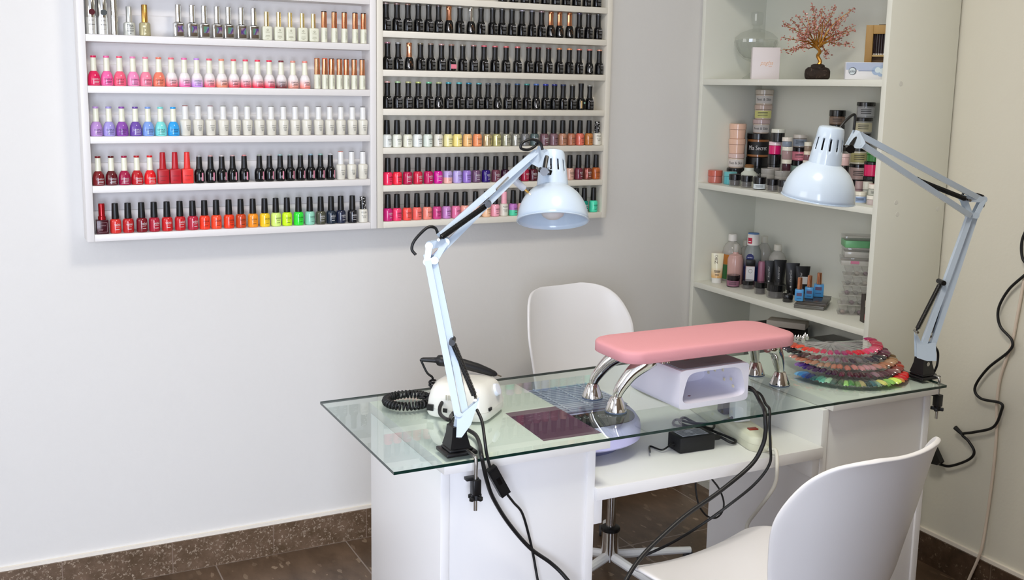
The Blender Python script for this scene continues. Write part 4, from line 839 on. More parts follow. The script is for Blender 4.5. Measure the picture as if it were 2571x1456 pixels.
# ------------------------------------------------------------------ dust collector under the glass
t = thing('dust_collector', 'lavender nail dust collector with slatted grille on the knee shelf', 'dust collector', (1.19, 1.948, .6283))
ol = [(1.088, 1.722), (1.14, 1.712), (1.20, 1.722), (1.245, 1.752), (1.272, 1.80), (1.290, 1.87), (1.298, 1.95), (1.297, 2.02), (1.285, 2.062), (1.24, 2.078), (1.17, 2.082), (1.10, 2.074), (1.072, 2.05), (1.068, 1.95), (1.068, 1.80), (1.072, 1.74)]
ol = [(v.x, v.y) for v in smooth_path([(x, y, 0) for x, y in ol]+[(ol[0][0], ol[0][1], 0)], 4)[:-1]]
ol = [(x-1.19, (y-1.90)*.88) for x, y in ol]
def shrink(k): return [(x*k, y*k) for x, y in ol]
def loftrings(b, rings, m=0):
    n = len(rings[0][0]); vs = [(x, y, z) for P_, z in rings for x, y in P_]; fs = []
    for j in range(len(rings)-1): fs += [(j*n+i, j*n+(i+1) % n, (j+1)*n+(i+1) % n, (j+1)*n+i) for i in range(n)]
    fs += [tuple(range(n))[::-1], tuple((len(rings)-1)*n+i for i in range(n))]; b.add(vs, fs, m)
LAV = mat('c4c0e8', .3, g=1.0)
b = MB(); loftrings(b, [(shrink(.60), .0), (shrink(.66), .012), (shrink(.92), .031)]); obj('base', b, mat('6a6c8c', .5), t)
b = MB(); loftrings(b, [(shrink(.95), .0312), (shrink(1), .037), (shrink(1), .060), (shrink(.985), .070), (shrink(.94), .0768), (shrink(.88), .0785)]); obj('housing', b, LAV, t)
gr = MB(); gr.box(-.105, .088, -.03, .155, .0787, .0800)
obj('filter', gr, mat('6c6a7c', .6), t)
gl = MB()
for i in range(15): gl.box(-.105, .088, -.026+i*.0125, -.0212+i*.0125, .0802, .0835)
for x in (-.105, -.06, 0., .06, .084): gl.box(x, x+.004, -.03, .155, .0836, .0845)
obj('grille', gl, mat('b8b8d0', .35), t)
cp = MB(); cp.prism([(v.x, v.y) for v in smooth_path([(-.115, -.045, 0), (-.115, -.128, 0), (0., -.132, 0), (.045, -.118, 0), (.068, -.085, 0), (.072, -.055, 0), (.06, -.042, 0), (-.02, -.042, 0)], 4)], .0787, .0802)
for r0, r1 in ((.009, .0115), (.0045, .0062)): cp.lathe([(r0, .0804), (r1, .0804)], 20, 1, Matrix.Translation((-.006, -.075, 0)))
for x in (-.065, -.045): cp.lathe([(.004, .0804), (.006, .0804)], 16, 1, Matrix.Translation((x, -.07, 0)))
obj('control_panel', cp, [BLACK_GLOSS, mat('8c8c90', .4)], t)

# ------------------------------------------------------------------ padded hand rest
t = thing('hand_rest', 'pink padded hand rest on four curved chrome legs', 'hand rest', (1.395, 1.83, GT))
def rrect(w, d, r, n=7):
    o = []
    for cx, cy, a0 in ((w/2-r, d/2-r, 0), (-w/2+r, d/2-r, PI/2), (-w/2+r, -d/2+r, PI), (w/2-r, -d/2+r, 1.5*PI)):
        for k in range(n+1):
            a = a0+PI/2*k/n; o.append((cx+r*math.cos(a), cy+r*math.sin(a)))
    return o
pd = MB(); W_, D_ = .462, .166
rings = []
for s_, z in ((.985, .1145), (1.0, .1165), (1.0, .134), (.993, .1375), (.975, .1400), (.93, .1418), (.80, .1440), (.5, .1460)):
    rings.append(([(x-(1-s_)*(.18 if abs(x) > .15 else 0)*math.copysign(1, x), y*s_) for x, y in rrect(W_, D_, .042)] if s_ >= .9 else [(x*s_, y*s_) for x, y in rrect(W_*.98, D_, .042)], z))
loftrings(pd, rings); obj('pad', pd, plaster('pink_leatherette', 'dd9aa0', 260, .12, .002), t, smooth=60)
for px, py, tx, sgn in ((1500, 1006, .055, 1), (1560, 1041, .058, 1), (1910, 947, -.062, -1), (1973, 973, -.066, -1)):
    q = at_z(px, py, GT); fx, fy = q.x-1.395, q.y-1.83+.022; ty = (-.050 if fy < 0 else .040)
    lg = MB(); pts = smooth_path([(fx, fy, .030), (fx+tx*.14, fy+(ty-fy)*.1, .052), (fx+tx*.5, fy+(ty-fy)*.5, .085), (fx+tx*.95, ty, .108), (fx+tx*1.1, ty, .1143)], 6)
    n = len(pts); lg.tube(pts, [.0085+.0125*(i/n)**.8 for i in range(n)], 14, flat=(0, 1, 0))
    l_ = obj('leg', lg, CHROME, t, smooth=60)
    obj('foot', MB().lathe([(0, .0035), (.0232, .0035), (.0232, .006), (.0135, .030), (.012, .0325), (0, .0325)], 24), CHROME, l_, (fx, fy, 0))
    obj('rubber_ring', MB().lathe([(0, .0002), (.0225, .0002), (.024, .0017), (.0236, .0034), (0, .0034)], 24), mat('46546c', .5), l_, (fx, fy, 0))
    for dx in ((.0, .012)): obj('screw_cap', MB().lathe([(0, 0), (.005, 0), (.004, .003), (0, .0035)], 10), CHROME, l_, (fx+tx*1.1+sgn*(.016+dx), ty-.028, .1110))

# ------------------------------------------------------------------ UV lamp
t = thing('uv_nail_lamp', 'white curing lamp with open front, standing under the hand rest', 'nail lamp', (1.395, 1.757, GT), .02)
W_, H_, DP = .189, .0875, .185
n = 72
def loop_round(x0, x1, z0, z1, e_=14, nn=n):
    """nn points round a rounded rectangle, evenly spaced by angle so that two loops pair up"""
    o = []; cx, cz = (x0+x1)/2, (z0+z1)/2
    for k in range(nn):
        a = 2*PI*k/nn; dx, dz = math.cos(a)*(x1-x0)/2, math.sin(a)*(z1-z0)/2
        s_ = 1/max(abs(math.cos(a))**e_+abs(math.sin(a))**e_, 1e-9)**(1/e_); o.append((cx+dx*s_, cz+dz*s_))
    return o
def trap(x0, x1, xt0, xt1, z0, z1, nn=n):
    o = []
    for x, z in loop_round(-1, 1, 0, 1, 7, nn):
        f_ = min(max(z, 0), 1); f_ = f_**1.6
        a, b_ = x0+(xt0-x0)*f_, x1+(xt1-x1)*f_
        o.append((a+(x+1)/2*(b_-a), z0+(z1-z0)*min(max(z, 0), 1)))
    return o
outer = loop_round(-W_/2, W_/2, .0005, H_, 16); outb = loop_round(-W_/2*.985, W_/2*.985, .0005, H_*.97, 16)
inner = trap(-.087, .087, -.070, .068, .0115, .0805)
b = MB(); vs = [(x, 0, z) for x, z in outer]+[(x, DP, z) for x, z in outb]+[(x, 0, z) for x, z in inner]+[(x*.93, .135, .018+(z-.016)*.92) for x, z in inner]
fs = [(i, (i+1) % n, n+(i+1) % n, n+i) for i in range(n)]+[tuple(range(2*n-1, n-1, -1))]
fs = [f_[::-1] for f_ in fs[:-1]]+[fs[-1]]
fs += [(i, (i+1) % n, 2*n+(i+1) % n, 2*n+i) for i in range(n)]+[(2*n+i, 2*n+(i+1) % n, 3*n+(i+1) % n, 3*n+i) for i in range(n)]+[tuple(3*n+i for i in range(n))]
b.add(vs, fs); obj('housing', b, mat('e6e4f0', .3, g=1.0), t, smooth=40)
tp2 = MB(); tp2.prism(rrect(W_*.90, DP*.92, .008), 0, .0012)
gl = MB(); gl.text('Naolook', .036, .008, x=.012, z=-.064); tp2.add([(v[0], v[2], .0014) for v in gl.v], gl.f, 1)
gl = MB(); gl.text('88', .030, .016, x=-.02, z=-.022); tp2.add([(v[0], v[2], .0014) for v in gl.v], gl.f, 2)
obj('top_panel', tp2, [mat('84848a', .3, .2), mat('55555a', .3), mat('b01c20', .3)], t, (0, DP/2, H_+.0003), smooth=0)
ld = MB()
for x, y, z in ((-.035, .129, .05), (-.01, .129, .058), (.022, .129, .046), (.0, .129, .036), (.045, .129, .055)): ld.box(x-.003, x+.003, y, y+.001, z-.003, z+.003)
obj('led', ld, mat('cfc8b0', .3), t, smooth=0)
ld = MB()
for y, z in ((.025, .045), (.05, .06), (.05, .038), (.08, .052), (.105, .04), (.02, .03)):
    x = .073-.012*((z-.016)/.06)**1.6-.001; ld.box(x-.0035, x-.0015, y-.003, y+.003, z-.003, z+.003)
obj('led', ld, mat('cfc8b0', .3), t, smooth=0)
obj('polish_smear', MB().prism([(-.05, .03), (-.043, .034), (-.040, .030), (-.046, .026)], .0185, .0188), mat('6a1838', .4), t, smooth=0)

# ------------------------------------------------------------------ e-file machine
t = thing('nail_drill', 'white nail drill machine with black handpiece on top', 'nail drill', (.882, 1.938, GT), math.radians(-47))
def sup(w, d, e, n_=40):
    o = []
    for k in range(n_):
        a = 2*PI*k/n_; c_, s_ = math.cos(a), math.sin(a); o.append((math.copysign(abs(c_)**(2/e), c_)*w/2, math.copysign(abs(s_)**(2/e), s_)*d/2))
    return o
DW, DD = .140, .132
b = MB(); loftrings(b, [([(x, y) for x, y in sup(DW*.96, DD*.96, 5)], .0005), (sup(DW, DD, 5), .006), (sup(DW, DD, 5), .018)])
DRW = mat('e4e4dc', .28, g=1.0, coat=.3); obj('base', b, DRW, t, smooth=50)
b = MB(); loftrings(b, [(sup(DW*.995, DD*.995, 5), .0183), (sup(DW*.965, DD*.965, 5), .036), (sup(DW*.92, DD*.91, 4.6), .051), (sup(DW*.86, DD*.84, 4.4), .061), (sup(DW*.77, DD*.75, 4), .068), (sup(DW*.62, DD*.60, 3.6), .072), (sup(DW*.3, DD*.3, 3), .0745)])
def side(y, x, z, w_, h, dep_, name, m_, ax):
    q = MB()
    if ax == 'x': q.box(x-w_/2, x+w_/2, y-dep_, y, z, z+h)
    else: q.box(y-dep_, y, x-w_/2, x+w_/2, z, z+h)
    return obj(name, q, m_, t, smooth=0)
obj('shell', b, DRW, t, smooth=60)
for i in range(5):
    q = MB(); q.box(-.018+i*.0055, -.0155+i*.0055, -DD*.499, -DD*.478, .040, .050); obj('vent', q, mat('b8b6a8', .6), t, smooth=0)
for x, w_ in ((-.052, .014), (-.018, .009)):
    side(-DD/2*.94, x, .014, w_, w_*.9, .006, 'socket', BLACK, 'x')
obj('plug', MB().lathe([(0, 0), (.0055, 0), (.005, .014), (.003, .020), (0, .02)], 14, 0, Matrix.Translation((.006, -DD/2-.0005, .018)) @ Matrix.Rotation(PI/2, 4, 'X')), BLACK, t)
side(DW/2+.0015, -.035, .020, .012, .006, .004, 'socket', BLACK, 'y')
obj('dial', MB().lathe([(0, 0), (.014, 0), (.012, .008), (0, .009)], 20, 0, Matrix.Translation((DW*.44, .012, .050)) @ Matrix.Rotation(1.15, 4, 'Y')), mat('dfe4ee', .3, g=1), t)
hp = thing('drill_handpiece', 'black drill handpiece resting on the white nail drill', 'handpiece', (0, 0, 0))
A_, B_ = at_d(1056, 906, depth((.82, 1.97, .85))), at_d(1247, 944, depth((.955, 1.94, .81)))
def on(f_): return A_.lerp(B_, f_)+Vector((0, 0, .009*math.sin(PI*f_)+.003))
fr = [0, .03, .16, .20, .22, .25, .40, .42, .55, .75, .90, .97, 1.0]; rr = [.003, .0045, .0055, .006, .0105, .0118, .0118, .0105, .0108, .0100, .0078, .0062, .0035]
b = MB(); b.tube([on(f_) for f_ in fr], rr, 16); obj('barrel', b, mat('141416', .45, g=1), hp, smooth=50)
b = MB(); b.tube([on(1.0), on(1.06)], .0022, 8); obj('chuck', b, CHROME, hp)
cr = obj('handpiece_rest', MB().box(-.010, .010, -.012, .012, -.012, .0, bev=.003), DRW, None); cr.parent = t
q_ = t.matrix_basis.inverted() @ (on(.86)-Vector((0, 0, .0125))); cr.location = q_
# coiled lead: stretch dropping from the handpiece, then a coil lying on the glass
b = MB(); pts = []
drop = smooth_path([on(0), at_d(1072, 935, depth((.81, 1.98, .83))), at_d(1086, 948, depth((.815, 1.99, .82))), at_d(1084, 965, depth((.815, 2.0, .80))), at_d(1090, 985, depth((.815, 2.01, .77))), Vector((.812, 2.02, .752))], 14)
n_ = len(drop)
for i, p in enumerate(drop):
    f_ = i/n_; k_ = 0 if f_ < .45 else .006
    pts.append(p+Vector((math.cos(i*1.1), math.sin(i*1.1), 0))*k_)
b.tube(pts, .0026, 6)
ring = []; c0 = Vector((.786, 2.026, GT+.0105)); turns = 34
for i in range(turns*9+1):
    u = i/(turns*9); a = .25+u*2*PI*.93; ct = c0+Vector((math.cos(a)*.047, math.sin(a)*.044, 0)); w_ = u*turns*2*PI
    rad = Vector((math.cos(a), math.sin(a), 0)); ring.append(ct+(rad*math.cos(w_)+Vector((0, 0, 1))*math.sin(w_))*.0075)
b.tube(ring, .0025, 6); o = obj('coiled_lead', b, CORD, smooth=60); o.parent = hp

# ------------------------------------------------------------------ nail colour fans
random.seed(11)
def ramp(cols, n_):
    out = []
    for i in range(n_):
        f_ = i/(n_-1)*(len(cols)-1); j = min(int(f_), len(cols)-2); f_ -= j; a, c_ = cols[j], cols[j+1]
        out.append('%02x%02x%02x' % tuple(int(int(a[k:k+2], 16)*(1-f_)+int(c_[k:k+2], 16)*f_) for k in (0, 2, 4)))
    return out
def stick_mesh(L_, w_):
    b_ = MB(); n1 = 6
    b_.box(.012, L_*.80, -.0040, .0040, 0, .0012, 0)
    vs = []; prof_ = [(L_*.78, w_*.70, .0008), (L_*.81, w_*.98, .002), (L_*.88, w_, .0028), (L_*.95, w_*.97, .0022), (L_*.988, w_*.75, .001), (L_, w_*.35, .0)]
    for x, ww, up_ in prof_:
        for k in range(n1+1):
            a = -1.25+2.5*k/n1; vs.append((x, ww/2*math.sin(a)/math.sin(1.25), up_+ww*.52*(math.cos(a)-math.cos(1.25))))
    fs_ = [(j*(n1+1)+k, (j+1)*(n1+1)+k, (j+1)*(n1+1)+k+1, j*(n1+1)+k+1) for j in range(len(prof_)-1) for k in range(n1)]
    b_.add(vs, fs_, 1); return b_.mesh('sample_tip', 2)
STK = clear('acrylic_stick', (.97, .965, .96), 1.45, .04, (.86, .84, .84), .16)
def fan(label, cx, cy, z, R, a0, a1, cols, n_, w_=.0165, tilt=(0, 0)):
    t_ = thing('nail_colour_fan', label, 'colour swatch', (cx, cy, z), 0, 'stacked nail colour fans'); t_.rotation_euler = (tilt[0], tilt[1], 0)
    me = stick_mesh(R, w_)
    obj('hub_ring', MB().lathe([(.006, 0), (.0135, 0), (.0135, .0026), (.006, .0026), (.006, 0)], 20), CLEAR, t_)
    for i, c_ in enumerate(ramp(cols, n_)):
        a = math.radians(a0+(a1-a0)*i/(n_-1)); 
        link_mesh('sample_tip', me, [STK, mat(c_, .18, g=1.05, coat=.3)], t_, (0, 0, .0001+.0006*((i*7) % 3)/2+.0018*(i % 2)), (.07*random.uniform(-1, 1), -.006*random.uniform(0, 1), a+random.uniform(-.02, .02)))
fan('lowest colour fan with blue, green, lime and red tips', 1.866, 1.846, GT+.0034, .147, 172, 318, ['7cc0e8', '2c7cc4', '1c2c78', '2c6c60', '58b49c', 'a8d8b0', '202c34', 'a0d878', '2c6c38', 'c0b478', '1c3840', '5c8c8c', 'd0d070', '58a050', 'd8f070', 'd0f060', 'b81018', 'c01018', 'c81c1c', 'd02c20'], 28)
fan('second colour fan from below with purple, wine and rust tips', 1.890, 1.872, GT+.0130, .138, 165, 352, ['9870b8', '3c1c8c', '5c3c68', '48285c', '38143c', '6c1838', '50182c', '381020', '8c7078', '4c2c34', '5c3038', '987870', '7c2c24', 'a8402c', '8c1814', '6c100c', '74100c'], 27, .0150)
fan('third colour fan with peach, skin and bronze tips', 1.900, 1.900, GT+.0228, .137, 160, 358, ['c8a8a0', 'cc7c64', 'd8906c', 'e0a07c', 'd8b494', 'e09878', 'd88468', 'd89088', 'c8989c', 'b88c90', 'b0785c', 'a06c4c', 'b08c6c', 'a88058', '5c4828', '6c4820', '7c4c24', '8c3c20'], 28, .0150)
fan('fourth colour fan with dark, grey and burgundy tips', 1.905, 1.928, GT+.0326, .135, 155, 345, ['1c1c34', '3c3844', '141414', '20282c', '4c2c30', '98706c', '6c1c2c', 'd87c90', '90a0a8', '986c78', '40303c', '807c7c', '505050', '30283c', '202028', '484c48', '481024', '581430', '7c5868', '641838', '403838', '241814'], 26, .0150)
fan('topmost colour fan with neon orange, pink and red tips', 1.918, 1.957, GT+.0424, .130, 150, 350, ['c88068', 'd0887c', 'c85c3c', 'b04430', 'ff5030', 'ff3c20', 'ff4038', 'f03c64', 'e85880', 'a8407c', 'b83870', 'e8203c', 'e01830', 'e8406c', 'e85080', 'd87088', 'c83850', 'b02848', 'a83048', 'c04858', 'a8284c', '9c1c5c'], 27, .0145)
# silver studded cluster
p = at_z(2016, 868, GT); t = thing('silver_ornament', 'small spiky silver studded ornament behind the colour fans', 'ornament', (p.x+.01, p.y+.02, GT))
b = MB(); b.lathe([(0, 0), (.026, 0), (.028, .003), (.02, .005), (0, .006)], 20); obj('base', b, STEEL, t)
for i in range(9):
    a = i*2.4; r = .005+.0022*i
    obj('stud', MB().lathe([(0, 0), (.0045, 0), (.0055, .004), (.0058, .008), (.003, .010), (.002, .014), (0, .0165)], 8), SILVER if i % 3 else STEEL, t, (r*math.cos(a), r*math.sin(a), .0055+.003*(i % 3)), smooth=0)
b = MB(); b.tube([(-.024, -.01, .003), (-.036, -.022, .0025), (-.044, -.028, .004)], .0016, 6); obj('clip_arm', b, STEEL, t)

# ------------------------------------------------------------------ things on the knee shelf
KS = .6283
t = thing('power_adapter', 'black power adapter brick with printed label on the knee shelf', 'adapter', (1.378, 1.808, KS), math.radians(-3))
obj('brick', MB().box(-.046, .046, -.026, .026, .0002, .036, bev=.003), mat('111113', .6, g=1), t)
b = MB().box(-.036, .032, -.019, .019, .0362, .0366)
for i in range(7): b.box(-.033, -.006+.01*math.sin(i), -.016+i*.0047, -.0145+i*.0047, .0367, .0368, 1); b.box(.004, .029, -.016+i*.0047, -.0145+i*.0047, .0367, .0368, 1)
obj('label', b, [mat('a4a4b0', .5), mat('2a2a30', .5)], t, smooth=0)
b = MB(); b.tube([(.046, .002, .018), (.072, .002, .016), (.078, .002, .0155)], [.0075, .007, .005], 10); obj('connector', b, BLACK, t)
b = MB(); b.tube([(-.046, 0, .014), (-.058, 0, .012)], [.005, .003], 10); obj('strain_relief', b, BLACK, t)
IV = mat('d4d2bd', .4, g=1.05)
p0, p1 = Vector((1.516, 1.745, KS)), Vector((1.575, 2.035, KS))
t = thing('power_strip', 'cream power strip with red switch on the knee shelf', 'power strip', (p0+p1)/2, math.atan2(-(p1-p0).x, (p1-p0).y))
SL = (p1-p0).length+.055
b = MB(); loftrings(b, [(rrect(.056, SL, .026, 8), .0003), (rrect(.060, SL+.004, .028, 8), .006), (rrect(.060, SL+.004, .028, 8), .017)]); obj('base', b, IV, t, smooth=50)
b = MB(); loftrings(b, [(rrect(.060, SL+.004, .028, 8), .0173), (rrect(.058, SL+.002, .027, 8), .030), (rrect(.050, SL-.006, .023, 8), .0345)]); obj('cover', b, IV, t, smooth=50)
obj('switch', MB().box(-.011, .011, -SL*.36, -SL*.36+.014, .0347, .0375, bev=.001), mat('8c3020', .35), t)
b = MB(); b.tube([(.004, -SL/2-.001, .012), (.004, -SL/2-.012, .011)], [.006, .0045], 12); obj('strain_relief', b, IV, t)
for yy, lab, m_, kind, hh in ((-.055, 'white charger plugged into the power strip', mat('e2e2e2', .35, g=1), 'phone_charger', .068), (.005, 'black plug in the power strip beside the white charger', BLACK, 'mains_plug', .048)):
    c_ = thing(kind, lab, 'plug', t.matrix_basis @ Vector((0, yy, .0347)), t.rotation_euler.z)
    obj('body', MB().box(-.021, .021, -.016, .016, .0002, hh, bev=.005), m_, c_); obj('face', MB().box(-.014, .014, -.010, .010, hh+.0002, hh+.0012), m_, c_)
# ------------------------------------------------------------------ swing-arm lamps
def shade_mesh():
    R0 = [(.0775, 0), (.0770, .010), (.0752, .022), (.0710, .036), (.0645, .0495), (.0560, .0615), (.0450, .0715), (.0365, .077), (.0345, .0785), (.0342, .084), (.0325, .100), (.0317, .108), (.0290, .1335), (.0285, .138), (.0275, .150), (.0255, .1555), (.0200, .1580), (0, .1588)]
    b = MB().lathe(R0, 48, 0, skip=lambda i, k: i == 11 and k % 4 == 0)
    return b
def desk_lamp(label, rim, axis, spin, base, post_top, plate, low, elbow, elbow_tri, up, head, knob, spr_low, spr_up, cords, screws):
    """all arguments are points in the room; arms run between the pivots"""
    t_ = thing('swing_arm_lamp', label, 'lamp', base, 0, 'swing-arm lamps clamped to the desk'); o0 = Vector(base)
    def R_(p): return Vector(p)-o0
    ax = Vector(axis).normalized(); rot = ax.to_track_quat('Z', 'Y').to_matrix().to_4x4() @ Matrix.Rotation(spin, 4, 'Z')
    sh = obj('lamp_shade', shade_mesh(), LAMP_WHITE, t_, smooth=30); sh.matrix_basis = Matrix.Translation(R_(rim)) @ rot
    md = sh.modifiers.new('thickness', 'SOLIDIFY'); md.thickness = .0011; md.offset = -1
    b = MB(); b.lathe([(.0774, 0), (.0788, .0006), (.0788, .0022), (.0772, .0026)], 48); obj('rim', b, LAMP_WHITE, sh)
    b = MB(); b.lathe([(0, .004), (.012, .006), (.022, .012), (.0285, .024), (.0290, .038), (.024, .054), (.015, .070), (.013, .078), (0, .078)], 24); obj('bulb', b, mat('d8d4d4', .35, g=1), sh, smooth=60)
    b = MB(); b.lathe([(0, .0782), (.0165, .0782), (.0165, .125), (0, .125)], 20); obj('socket', b, mat('1c1a1e', .6), sh)
    # clamp
    fw = Vector((0, -1, 0))
    b = MB(); b.box(-.031, .031, -.030, .026, 0, .007, bev=.0015); b.box(-.024, .024, -.024, .018, .007, .012, bev=.002)
    obj('clamp_base', b, BLACK, t_)
    b = MB(); b.lathe([(0, .0122), (.0290, .0122), (.0215, .035), (.0195, .052), (0, .052)], 4, 0, None, None, 0.); obj('clamp_tower', b, BLACK, t_)
    b = MB(); b.lathe([(0, 0), (.0052, 0), (.0052, .001), (0, .001)], 14, 0, Matrix.Translation((0, -.0155, .036)) @ Matrix.Rotation(PI/2, 4, 'X')); obj('clamp_bolt', b, STEEL, t_)
    rod = screws
    b = MB(); b.tube(smooth_path([(rod[0], -.024, .0075), (rod[0], rod[1]+.006, .0068), (rod[0], rod[1], .001), (rod[0], rod[1], -.03), (rod[0], rod[1], -.095)], 5), .0036, 10); sc_ = obj('clamp_screw', b, STEEL, t_, smooth=60)
    b = MB(); b.box(rod[0]-.008, rod[0]+.008, rod[1]-.009, rod[1]+.009, -.064, -.034, bev=.002); b.box(rod[0]-.018, rod[0]+.006, rod[1], rod[1]+.014, -.037, -.031, bev=.001); obj('clamp_jaw', b, BLACK, sc_)
    b = MB(); b.lathe([(0, -.074), (.008, -.074), (.008, -.0643), (0, -.0643)], 10, 0, Matrix.Translation((rod[0], rod[1], 0)))
    for k in range(4): b.box(.006, .015, -.0038, .0038, -.074, -.066, 0, Matrix.Translation((rod[0], rod[1], 0)) @ Matrix.Rotation(k*PI/2+.5, 4, 'Z'), bev=.0015)
    obj('wing_nut', b, BLACK, sc_)
    # post and plate
    b = MB(); b.tube([(0, 0, .045), R_(post_top)], .0068, 14); obj('post', b, LAMP_WHITE, t_)
    view = (FW).normalized()
    off = Vector((math.cos(.4706), -math.sin(.4706), 0)).cross(Vector((0, 0, 1)))  # horizontal direction away from the photographer
    for sgn in (-1, 1):
        pl = MB(); pl.plate([R_(p)+off*sgn*.008 for p in plate], off, .0016); obj('pivot_plate', pl, LAMP_WHITE, t_)
    def pins(pts, parent, r=.0042, d=.0095):
        for p in pts:
            b_ = MB(); b_.lathe([(0, -d), (r*.7, -d), (r, -d+.001), (r, -d+.002), (0, -d+.002)], 10, 0, Matrix.Translation(R_(p)) @ off.to_track_quat('Z', 'Y').to_matrix().to_4x4()); b_.tube([R_(p)-off*(d-.002), R_(p)+off*(d-.002)], .0018, 8)
            obj('pivot_pin', b_, STEEL, parent)
    for i, (a, c_) in enumerate(low): b = MB(); b.bar(R_(a), R_(c_), .0125, .0125, off, 0); lo_ = obj('lower_arm_bar', b, LAMP_WHITE, t_, smooth=0)
    for i, (a, c_) in enumerate(up): b = MB(); b.bar(R_(a), R_(c_), .0125, .0125, off, 0); obj('upper_arm_bar', b, LAMP_WHITE, t_, smooth=0)
    for sgn in (-1, 1):
        br = MB(); T = [R_(p)+off*sgn*.0085 for p in elbow_tri]; n_ = len(T); cen = sum(T, Vector())/n_
        for i in range(n_): br.bar(T[i], T[(i+1) % n_], .012 if i != 0 else .014, .0016, (T[(i+1) % n_]-T[i]).cross(off), 0)
        for p in T: br.lathe([(0, -.0008), (.0078, -.0008), (.0078, .0008), (0, .0008)], 14, 0, Matrix.Translation(p) @ off.to_track_quat('Z', 'Y').to_matrix().to_4x4())
        eb = obj('elbow_bracket', br, LAMP_WHITE, t_, smooth=0)
    pins(elbow_tri, t_); 
    for sgn in (-1, 1):
        hb = MB(); hb.plate([R_(p)+off*sgn*.0085 for p in head], off, .0016); hd = obj('head_bracket', hb, LAMP_WHITE, t_, smooth=0)
    pins([low[0][0], low[1][0]]+[u_[1] for u_ in up], t_)
    # neck strut to the shade and knob
    neck = Vector(rim)+ax*.105
    b = MB(); kp = R_(knob); nk = R_(neck); dirn = (nk-kp).normalized()
    b.tube([R_(head[1]).lerp(kp, .3), kp, nk-dirn*.029], .0050, 10); obj('shade_mount', b, BLACK, t_)
    b = MB(); M_ = Matrix.Translation(kp) @ off.to_track_quat('Z', 'Y').to_matrix().to_4x4()
    b.lathe([(0, -.020), (.008, -.020), (.009, -.012), (.009, .010), (0, .010)], 12, 0, M_)
    WA = (M_.to_3x3().inverted() @ Vector((.89, -.45, -.25))); wa = math.atan2(WA.y, WA.x)
    for k in range(2): b.box(.004, .0175-.006*k, -.0055, .0055, -.021, -.011, 0, M_ @ Matrix.Rotation(k*PI+wa, 4, 'Z'), bev=.002)
    obj('knob', b, BLACK_GLOSS, t_)
    def spring(a, c_):
        a, c_ = R_(a), R_(c_); d = (c_-a); L_ = d.length; d.normalize(); e = d.orthogonal().normalized(); f_ = d.cross(e); b_ = MB(); tn = int(L_/.0026); pts_ = []
        for i in range(tn*7+1):
            w_ = 2*PI*i/7; u_ = i/(tn*7); pts_.append(a+d*(L_*(.06+.88*u_))+(e*math.cos(w_)+f_*math.sin(w_))*.0052)
        b_.tube(pts_, .0010, 4, cap=False); s_ = obj('spring', b_, BLACK, t_, smooth=60)
        b_ = MB(); b_.tube([a, a.lerp(c_, .08)], .0022, 6); b_.tube([a.lerp(c_, .92), c_], .0022, 6); b_.tube([a.lerp(c_, .05), a.lerp(c_, .95)], .0042, 8); obj('spring_core', b_, BLACK_GLOSS, s_)
        b_ = MB(); b_.tube([c_-off*.016, c_+off*.016], .0062, 10); obj('rubber_end', b_, BLACK, s_)
        b_ = MB(); b_.tube([a-off*.012, a+off*.012], .0030, 8); obj('spring_pin', b_, STEEL, s_)
    for p in spr_low: spring(*p)
    for p in spr_up: spring(*p)
    for k, c_ in enumerate(cords):
        b = MB(); b.tube(smooth_path([R_(p) for p in c_], 7), .0030, 8); obj('cord', b, CORD, t_, smooth=60)
    return t_
def D(px, py, d): return at_d(px, py, d)
# first lamp, clamped near the front corner of the glass
az = .488, .873
rimL = D(1388, 556, 2.25); axL = Vector((0, 0, 1))*math.cos(.37)+Vector((.488, .873, 0))*math.sin(.37)+Vector((.873, -.488, 0))*(-.03)
bL = at_z(1150, 1137, GT); bL.y += .008; bL.z = GT+.0003
eL = 2.02
LAMP1 = desk_lamp('white swing-arm lamp clamped at the front corner over the nail drill', rimL, axL, .2, bL, D(1152, 1040, 1.93),
    [D(1203, 1000, 1.955), D(1183, 1062, 1.935), D(1160, 1094, 1.93), D(1146, 1094, 1.93), D(1148, 1046, 1.935)],
    [(D(1152, 1052, 1.935), D(1072, 640, eL)), (D(1172, 1048, 1.945), D(1090, 648, eL+.008))],
    None, [D(1078, 616, eL), D(1120, 606, eL+.02), D(1092, 652, eL), D(1073, 656, eL)],
    [(D(1104, 592, eL+.015), D(1344, 382, 2.215)), (D(1090, 646, eL+.005), D(1330, 406, 2.22))],
    [D(1352, 366, 2.215), D(1375, 378, 2.235), D(1382, 420, 2.235), D(1352, 420, 2.225), D(1330, 408, 2.215)], D(1366, 430, 2.205),
    [(D(1194, 1000, 1.955), D(1136, 856, 1.975))], [(D(1102, 600, eL-.005), D(1226, 512, 2.09))],
    [[D(1362, 376, 2.205), D(1356, 358, 2.20), D(1335, 350, 2.19), D(1312, 358, 2.18), D(1308, 372, 2.18), D(1325, 376, 2.19), D(1342, 368, 2.20), D(1350, 358, 2.205)],
     [D(1100, 588, eL+.03), D(1092, 572, eL+.02), D(1072, 572, eL+.01), D(1042, 602, eL), D(1034, 625, eL), D(1044, 640, eL)],
     [D(1197, 1028, 1.96), at_y(1210, 1058, 1.69), at_y(1217, 1105, 1.656), at_y(1222, 1140, 1.652), at_y(1230, 1172, 1.654)]], (.012, -.062))
